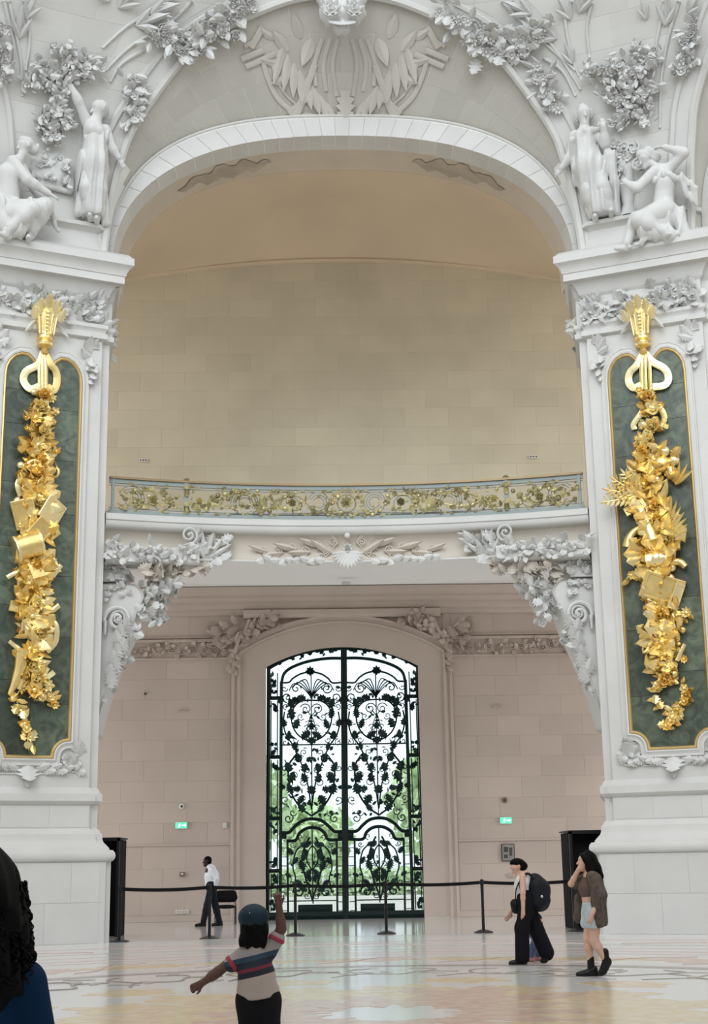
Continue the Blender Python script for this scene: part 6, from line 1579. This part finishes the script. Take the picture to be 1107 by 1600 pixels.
for dy, pts, rs in ((-.085, ((823, 1414), (817, 1450), (816, 1499)), (.115, .095, .095)), (.085, ((826, 1414), (838, 1452), (855, 1488)), (.12, .10, .105))): S.chain([J(*p, dy) for p in pts], rs, .05, fold=folds(.006, 40, dy, 4))
S.cut(V(0, 0, .035), (0, 0, -1)); S.build('trousers', 'pants', root, O)
for dy, an, z, f, t in ((-.085, (815, 1500), .085, -1, 0), (.085, (857, 1492), .15, -1, 1)):
    S = mk(); q = J(*an, dy, z)
    if t: S.cone(q, q + V(-.06, 0, -.11), .042, .035, .03); S.cone(q + V(.02, 0, .0), q + V(-.03, 0, -.09), .04, .04, .03); S.cone(q + V(-.05, 0, -.105), q + V(-.09, 0, -.115), .032, .028, .03)
    else: foot(S, q, (f, 0), 1.0, .042)
    S.build('shoe', 'shoe', root, O)
S = mk(); S.ell(hc + V(.0, 0, .055), (.105, .090, .07), .02); S.ell(J(818, 1353), (.065, .06, .06), .03); S.ell(hc + V(.06, 0, .0), (.06, .08, .07), .02); S.build('hair', 'hairk', root, O)
bp = thing('backpack', 'bulky black backpack worn by the woman in the white top', 'backpack', O + J(842, 1412)); 
S = mk(); S.chain([J(836, 1378), J(842, 1390), J(844, 1408)], [.12, .155, .145], .06); S.cone(J(838, 1385, -.09), J(842, 1408, -.09), .11, .12, .05); S.cone(J(838, 1385, .09), J(842, 1408, .09), .11, .12, .05); S.build('main_pocket', 'pack', bp, O)
S = mk(); S.cone(J(851, 1396, -.05), J(851, 1406, -.05), .075, .09, .04); S.cone(J(851, 1396, .05), J(851, 1406, .05), .075, .09, .04); S.build('front_pocket', 'pack', bp, O)
mb = MB(); mb.tube(spline([O + J(832, 1372), O + J(833, 1366), O + J(837, 1368)], 5), .012, 6); mb.build('grab_loop', M['pack'], bp)
for dy in (-.13, .13): mb = MB(); mb.tube(spline([O + J(836, 1374, dy), O + J(825, 1365, dy), O + J(814, 1374, dy), O + J(816, 1392, dy), O + J(830, 1402, dy)], 6), .018, 6); mb.build('shoulder_strap', M['pack'], bp, smooth='all')
mb = MB(); g = sphere_geo(.022, 8, 5); mb.add(g[0] + O + J(847, 1401, -.19), g[1]); mb.build('badge', M['silver'], bp)
cb = thing('crossbody_bag', 'small black bag hanging at the front of the backpack woman', 'bag', O + J(806, 1424)); S = mk(); S.cone(J(805, 1412, -.03), J(807, 1420, .05), .065, .07, .03); S.build('bag_body', 'pack', cb, O); mb = MB(); mb.tube(spline([O + J(806, 1410), O + J(807, 1390, -.12), O + J(815, 1371, -.14)], 6), .009, 6); mb.build('strap', M['pack'], cb)

# ---- woman in brown shirt, hand to her face
root, O, J, mk = rig('woman in open brown shirt and denim shorts with a hand at her mouth', 930, 1526, 18.0, (-.6, -.45, -.02), (.6, .45, 1.56), .009)
hc = J(916, 1347); S = mk(); pf = head(S, hc, (-1, -.2), .98, -.12); S.chain([hc + V(.03, 0, -.06), J(923, 1366), J(924, 1374)], [.047, .05, .07], .03)
S.chain([J(924, 1374), J(922, 1388), J(924, 1406), J(927, 1424)], [.10, .11, .095, .12], .06)
for dy in (-.05, .05): S.ell(J(917, 1385, dy), (.055, .055, .06), .03)
limb(S, J(930, 1372, -.16), J(938, 1402, -.2), J(926, 1428, -.22), .047, .038, .028, .02); hand(S, J(926, 1428, -.22), (-.35, 0, -1), (.6, -1, 0), .95, .7)
limb(S, J(920, 1372, .14), J(893, 1381, .08), J(905, 1358, -.02), .047, .038, .028, .02); hand(S, J(905, 1358, -.02), (.35, -.1, 1), (-1, -.2, .2), .9, .5)
limb(S, J(925, 1430, .075), J(919, 1468, .06), J(924, 1508, .06), .088, .056, .036); limb(S, J(930, 1430, -.075), J(929, 1470, -.06), J(946, 1499, -.06), .088, .056, .036)
S.build('body', 'skinl', root, O)
S = mk(); S.chain([J(923, 1378), J(921, 1388), J(923, 1399)], [.108, .122, .108], .05); S.cut(J(923, 1402), (0, 0, -1)); S.build('crop_top', 'croptop', root, O)
S = mk(); S.cone(J(925, 1411, -.04), J(926, 1424, .04), .115, .135, .05); S.cone(J(924, 1424, .08), J(920, 1442, .08), .105, .10, .04); S.cone(J(929, 1424, -.08), J(929, 1444, -.08), .105, .10, .04); S.cut(J(926, 1450), (.0, 0, -1)); S.cut(J(926, 1410), (0, 0, 1)); S.build('shorts', 'denim', root, O)
S = mk(); f = folds(.008, 34, .4, 4)
S.cone(J(925, 1370, -.14), J(925, 1370, .14), .07, .07, .04); S.chain([J(930, 1374), J(933, 1400), J(936, 1440)], [.10, .105, .11], .05, fold=f); S.chain([J(928, 1376, -.15), J(934, 1410, -.18), J(937, 1442, -.14)], [.06, .075, .07], .05, fold=f)
S.cone(J(931, 1372, -.17), J(938, 1399, -.2), .072, .085, .04, fold=f); S.cone(J(919, 1372, .15), J(904, 1379, .12), .07, .085, .04, fold=f); S.chain([J(914, 1378, .16), J(908, 1405, .2), J(904, 1434, .2)], [.06, .065, .06], .05, fold=f)
S.cut(J(936, 1449), (.15, 0, -1)); S.build('overshirt', 'brownshirt', root, O)
for (dy, an, z, t) in ((.06, (924, 1509), .09, 0), (-.06, (947, 1500), .17, 1)):
    S = mk(); q = J(*an, dy, z + .06); S.cone(q + V(0, 0, .06), q + V(0, 0, -.05), .043, .045, .02); S.build('sock', 'shoe', root, O)
    S = mk(); q = J(*an, dy, z)
    if t: S.cone(q + V(.01, 0, .03), q + V(-.06, 0, -.12), .045, .035, .03); S.cone(q + V(.035, 0, .0), q + V(-.02, 0, -.10), .04, .035, .03); S.cone(q + V(-.045, 0, -.12), q + V(-.085, 0, -.135), .032, .026, .03)
    else: foot(S, q, (-1, 0), 1.08, .045)
    S.build('shoe', 'shoe', root, O)
S = mk(); f = folds(.010, 50, .3, 24); S.ell(hc + V(.03, 0, .05), (.105, .10, .085), .02, fold=f); S.chain([hc + V(.05, 0, .02), hc + V(.09, -.03, -.08), J(935, 1368, -.05)], [.095, .09, .06], .05, fold=f); S.chain([hc + V(.04, .06, 0), J(928, 1366, .08)], [.07, .05], .04, fold=f); S.chain([hc + V(.03, -.075, .02), hc + V(.06, -.085, -.10)], [.05, .05], .04, fold=f)
S.build('hair', 'hairk', root, O)

# ---- boy with cap, arms spread, seen from behind
root, O, J, mk = rig('small boy in cap and striped shirt seen from behind with one arm raised', 404, 1650, 9.3, (-.62, -.35, -.02), (.45, .35, 1.25), .0075)
hc = J(396.5, 1444); S = mk(); s_ = .88
head(S, hc, (.05, 1), s_, .05); S.chain([hc + V(0, 0, -.06), J(398, 1486)], [.042, .045], .03); S.chain([J(398, 1492), J(402, 1530), J(404, 1562)], [.085, .09, .10], .05)
limb(S, J(376, 1491), J(340, 1519, -.03), J(316, 1536, -.05), .038, .030, .022, .02); hand(S, J(316, 1536, -.05), (-1, 0, -.5), (0, -1, .3), .72, 1.2)
limb(S, J(423, 1481), J(440, 1451, -.02), J(436, 1415, -.02), .038, .030, .022, .02); hand(S, J(436, 1415, -.02), (-.15, 0, 1), (0, -1, 0), .72, 1.3, thumb=-1)
limb(S, J(396, 1568), V(-.06, .03, .28), V(-.07, .0, .09), .062, .046, .034); limb(S, J(413, 1568), V(.08, -.05, .28), V(.08, -.12, .10), .062, .046, .034)
S.build('body', 'skinb', root, O)
S = mk(); S.chain([J(398, 1492), J(402, 1525), J(404, 1556)], [.088, .108, .118], .05, fold=folds(.004, 40, 0, 6)); S.cone(J(381, 1494), J(419, 1486), .052, .052, .04); S.cone(J(386, 1550), J(422, 1550), .058, .058, .04)
S.cone(J(380, 1494), J(362, 1506, -.02), .05, .052, .03); S.cone(J(421, 1484), J(433, 1466, -.01), .05, .05, .03); S.cut(J(404, 1560), (.12, 0, -1)); S.build('tshirt', 'stripe', root, O)
for a, b, s2 in (((366, 1503), (360, 1508), 1), ((431, 1470), (434, 1464), 1)):
    S = mk(); S.cone(J(*a, -.02), J(*b, -.02), .054, .054, .01); M.setdefault('redcuff', mat('red_cuff', (.30, .03, .05), .8)); S.cut(J(*a, -.02), J(*a, -.02) - J(*b, -.02)); S.cut(J(*b, -.02), J(*b, -.02) - J(*a, -.02)); S.build('sleeve_cuff', 'redcuff', root, O)
S = mk(); S.cone(J(390, 1560), J(418, 1560), .085, .085, .04); S.cone(J(398, 1576), J(411, 1576), .10, .10, .04); S.chain([J(394, 1566), V(-.06, .03, .28), V(-.07, 0, .10)], [.085, .068, .058], .04); S.chain([J(415, 1566), V(.08, -.05, .28), V(.08, -.12, .11)], [.085, .068, .058], .04); S.build('trousers', 'pants', root, O)
for q in (V(-.07, 0, .085), V(.08, -.12, .085)): S = mk(); foot(S, q, (.1, 1), .8, .045); S.build('shoe', 'shoe', root, O)
S = mk(); S.ell(hc + V(0, -.01, -.03), (.088, .085, .115), .02, fold=folds(.006, 90, 0, 6)); S.cone(hc + V(-.04, -.04, -.10), hc + V(.04, -.04, -.11), .045, .045, .03, fold=folds(.008, 120, 0, 0)); S.build('hair', 'hairk', root, O)
cp = thing('baseball_cap', 'dark teal cap on the head of the boy', 'cap', O + hc); S = mk(); S.ell(hc + V(0, -.005, .04), (.098, .102, .085), .02); S.ell(hc + V(0, 0, -.06), (.14, .14, .06), .01, sub=True); S.build('crown', 'cap', cp, O); S = mk(); S.ell(hc + V(0, .12, .01), (.07, .07, .012), .01); S.build('peak', 'cap', cp, O)
mb = MB(); g = sphere_geo(.006, 6, 4); mb.add(g[0] + O + hc + V(-.02, -.093, .07), g[1]); mb.build('button', M['silver'], cp)

# ---- toddler mostly hidden behind the backpack woman
root, O, J, mk = rig('toddler in blue jeans mostly hidden behind the woman with the backpack', 838, 1503, 20.95, (-.3, -.3, -.02), (.35, .3, .9), .012)
hc = V(-.02, 0, .74); S = mk(); head(S, hc, (-1, -.1), .75, .1); S.chain([hc + V(.02, 0, -.08), V(.02, 0, .56), V(.03, 0, .36)], [.035, .09, .09], .04)
for dy in (-.06, .06): limb(S, V(.03, dy, .34), V(.02 + dy, dy, .19), V(-.01 + dy, dy, .07), .05, .04, .03); limb(S, V(.02, dy * 2, .58), V(.04, dy * 2.3, .45), V(-.02, dy * 2.2, .36), .03, .025, .02)
S.build('body', 'skinl', root, O); S = mk(); S.chain([V(.02, 0, .58), V(.03, 0, .40)], [.095, .105], .04); S.build('jumper', 'bluetop', root, O)
S = mk(); S.ell(V(.03, 0, .36), (.11, .11, .09), .04)
for dy in (-.06, .06): S.chain([V(.03, dy, .34), V(.02 + dy, dy, .19), V(-.01 + dy, dy, .09)], [.068, .058, .05], .03)
S.build('jeans', 'jean', root, O)
for dy in (-.06, .06): S = mk(); foot(S, V(-.02 + dy, dy, .075), (-1, 0), .72, .045); S.build('shoe', 'pinkshoe', root, O)
S = mk(); S.ell(hc + V(.015, 0, .03), (.082, .08, .075), .02); S.build('hair', 'hairk', root, O)

# ---- person with long curly hair close to the camera, left edge
root, O, J, mk = rig('person with long black curls and deep blue top in the left foreground', -25, 1700, 5.5, (-.45, -.4, -.02), (.45, .4, 1.5), .010)
hc = J(-28, 1388); S = mk(); head(S, hc, (.1, 1), 1.0); S.chain([hc + V(0, 0, -.08), hc + V(0, 0, -.16)], [.055, .06], .03); S.chain([hc + V(0, 0, -.24), hc + V(0, 0, -.42), hc + V(0, 0, -.62)], [.12, .13, .14], .06)
for sg in (-1, 1):
    limb(S, hc + V(sg * .17, 0, -.34), hc + V(sg * .22, .02, -.56), hc + V(sg * .20, .10, -.70), .05, .04, .03); hand(S, hc + V(sg * .20, .10, -.70), (0, .2, -1), (sg, 0, 0), .9, .4)
    limb(S, hc + V(sg * .09, 0, -.66), V(hc[0] + sg * .09, 0, .42), V(hc[0] + sg * .09, 0, .09), .095, .06, .045); foot(S, V(hc[0] + sg * .09, 0, .095), (0, 1))
S.build('body', 'skinb', root, O)
S = mk(); S.chain([hc + V(0, 0, -.24), hc + V(0, 0, -.42), hc + V(0, 0, -.62)], [.10, .155, .16], .06); S.cone(hc + V(-.15, 0, -.34), hc + V(.15, 0, -.34), .08, .08, .05)
for sg in (-1, 1): limb(S, hc + V(sg * .17, 0, -.345), hc + V(sg * .225, .02, -.56), hc + V(sg * .21, .10, -.68), .085, .072, .055)
S.build('blue_top', 'bluetop', root, O)
S = mk()
for sg in (-1, 1): S.chain([hc + V(sg * .08, 0, -.62), V(hc[0] + sg * .09, 0, .42), V(hc[0] + sg * .09, 0, .06)], [.125, .09, .075], .04)
S.build('trousers', 'pants', root, O)
for sg in (-1, 1): S = mk(); foot(S, V(hc[0] + sg * .09, 0, .09), (0, 1), 1.05, .045); S.build('shoe', 'shoe', root, O)
S = mk(); f = folds(.012, 60, .3, 30); S.ell(hc + V(0, -.02, .02), (.135, .135, .135), .03, fold=f); S.cone(hc + V(0, -.04, -.02), hc + V(0, -.06, -.32), .15, .165, .06, fold=f); S.cone(hc + V(.06, -.04, -.1), hc + V(.08, -.03, -.31), .11, .11, .06, fold=f); S.build('hair', 'hairk', root, O)
rr = random.Random(91); mb = MB()
for i in range(170):
    a = R(rr.uniform(-75, 75)); z0 = rr.uniform(.08, -.20); L_ = rr.uniform(.16, .30) * (1 if z0 > -.12 else .6)
    r0 = (.125 if z0 > .03 else .16 + .12 * min(.25, -min(z0, 0))) * rr.uniform(.92, 1.06); P = []; tw = rr.choice((-1, 1)); pit = rr.uniform(.036, .055)
    for j in range(44):
        q = j / 43; w_ = .013 * (.3 + .7 * q); ph = tw * 2 * math.pi * q * L_ / pit + i; rad = r0 + .045 * q * (1 - .5 * q)
        P.append(O + hc + V(rad * math.cos(a), rad * math.sin(a) * .9 - .02, z0 - L_ * q) + V(w_ * math.cos(ph), w_ * math.sin(ph), 0))
    mb.tube(P, np.linspace(.0055, .003, 44), 4)
c = mb.build('curls', M['hairk'], root); c['kind'] = 'stuff'
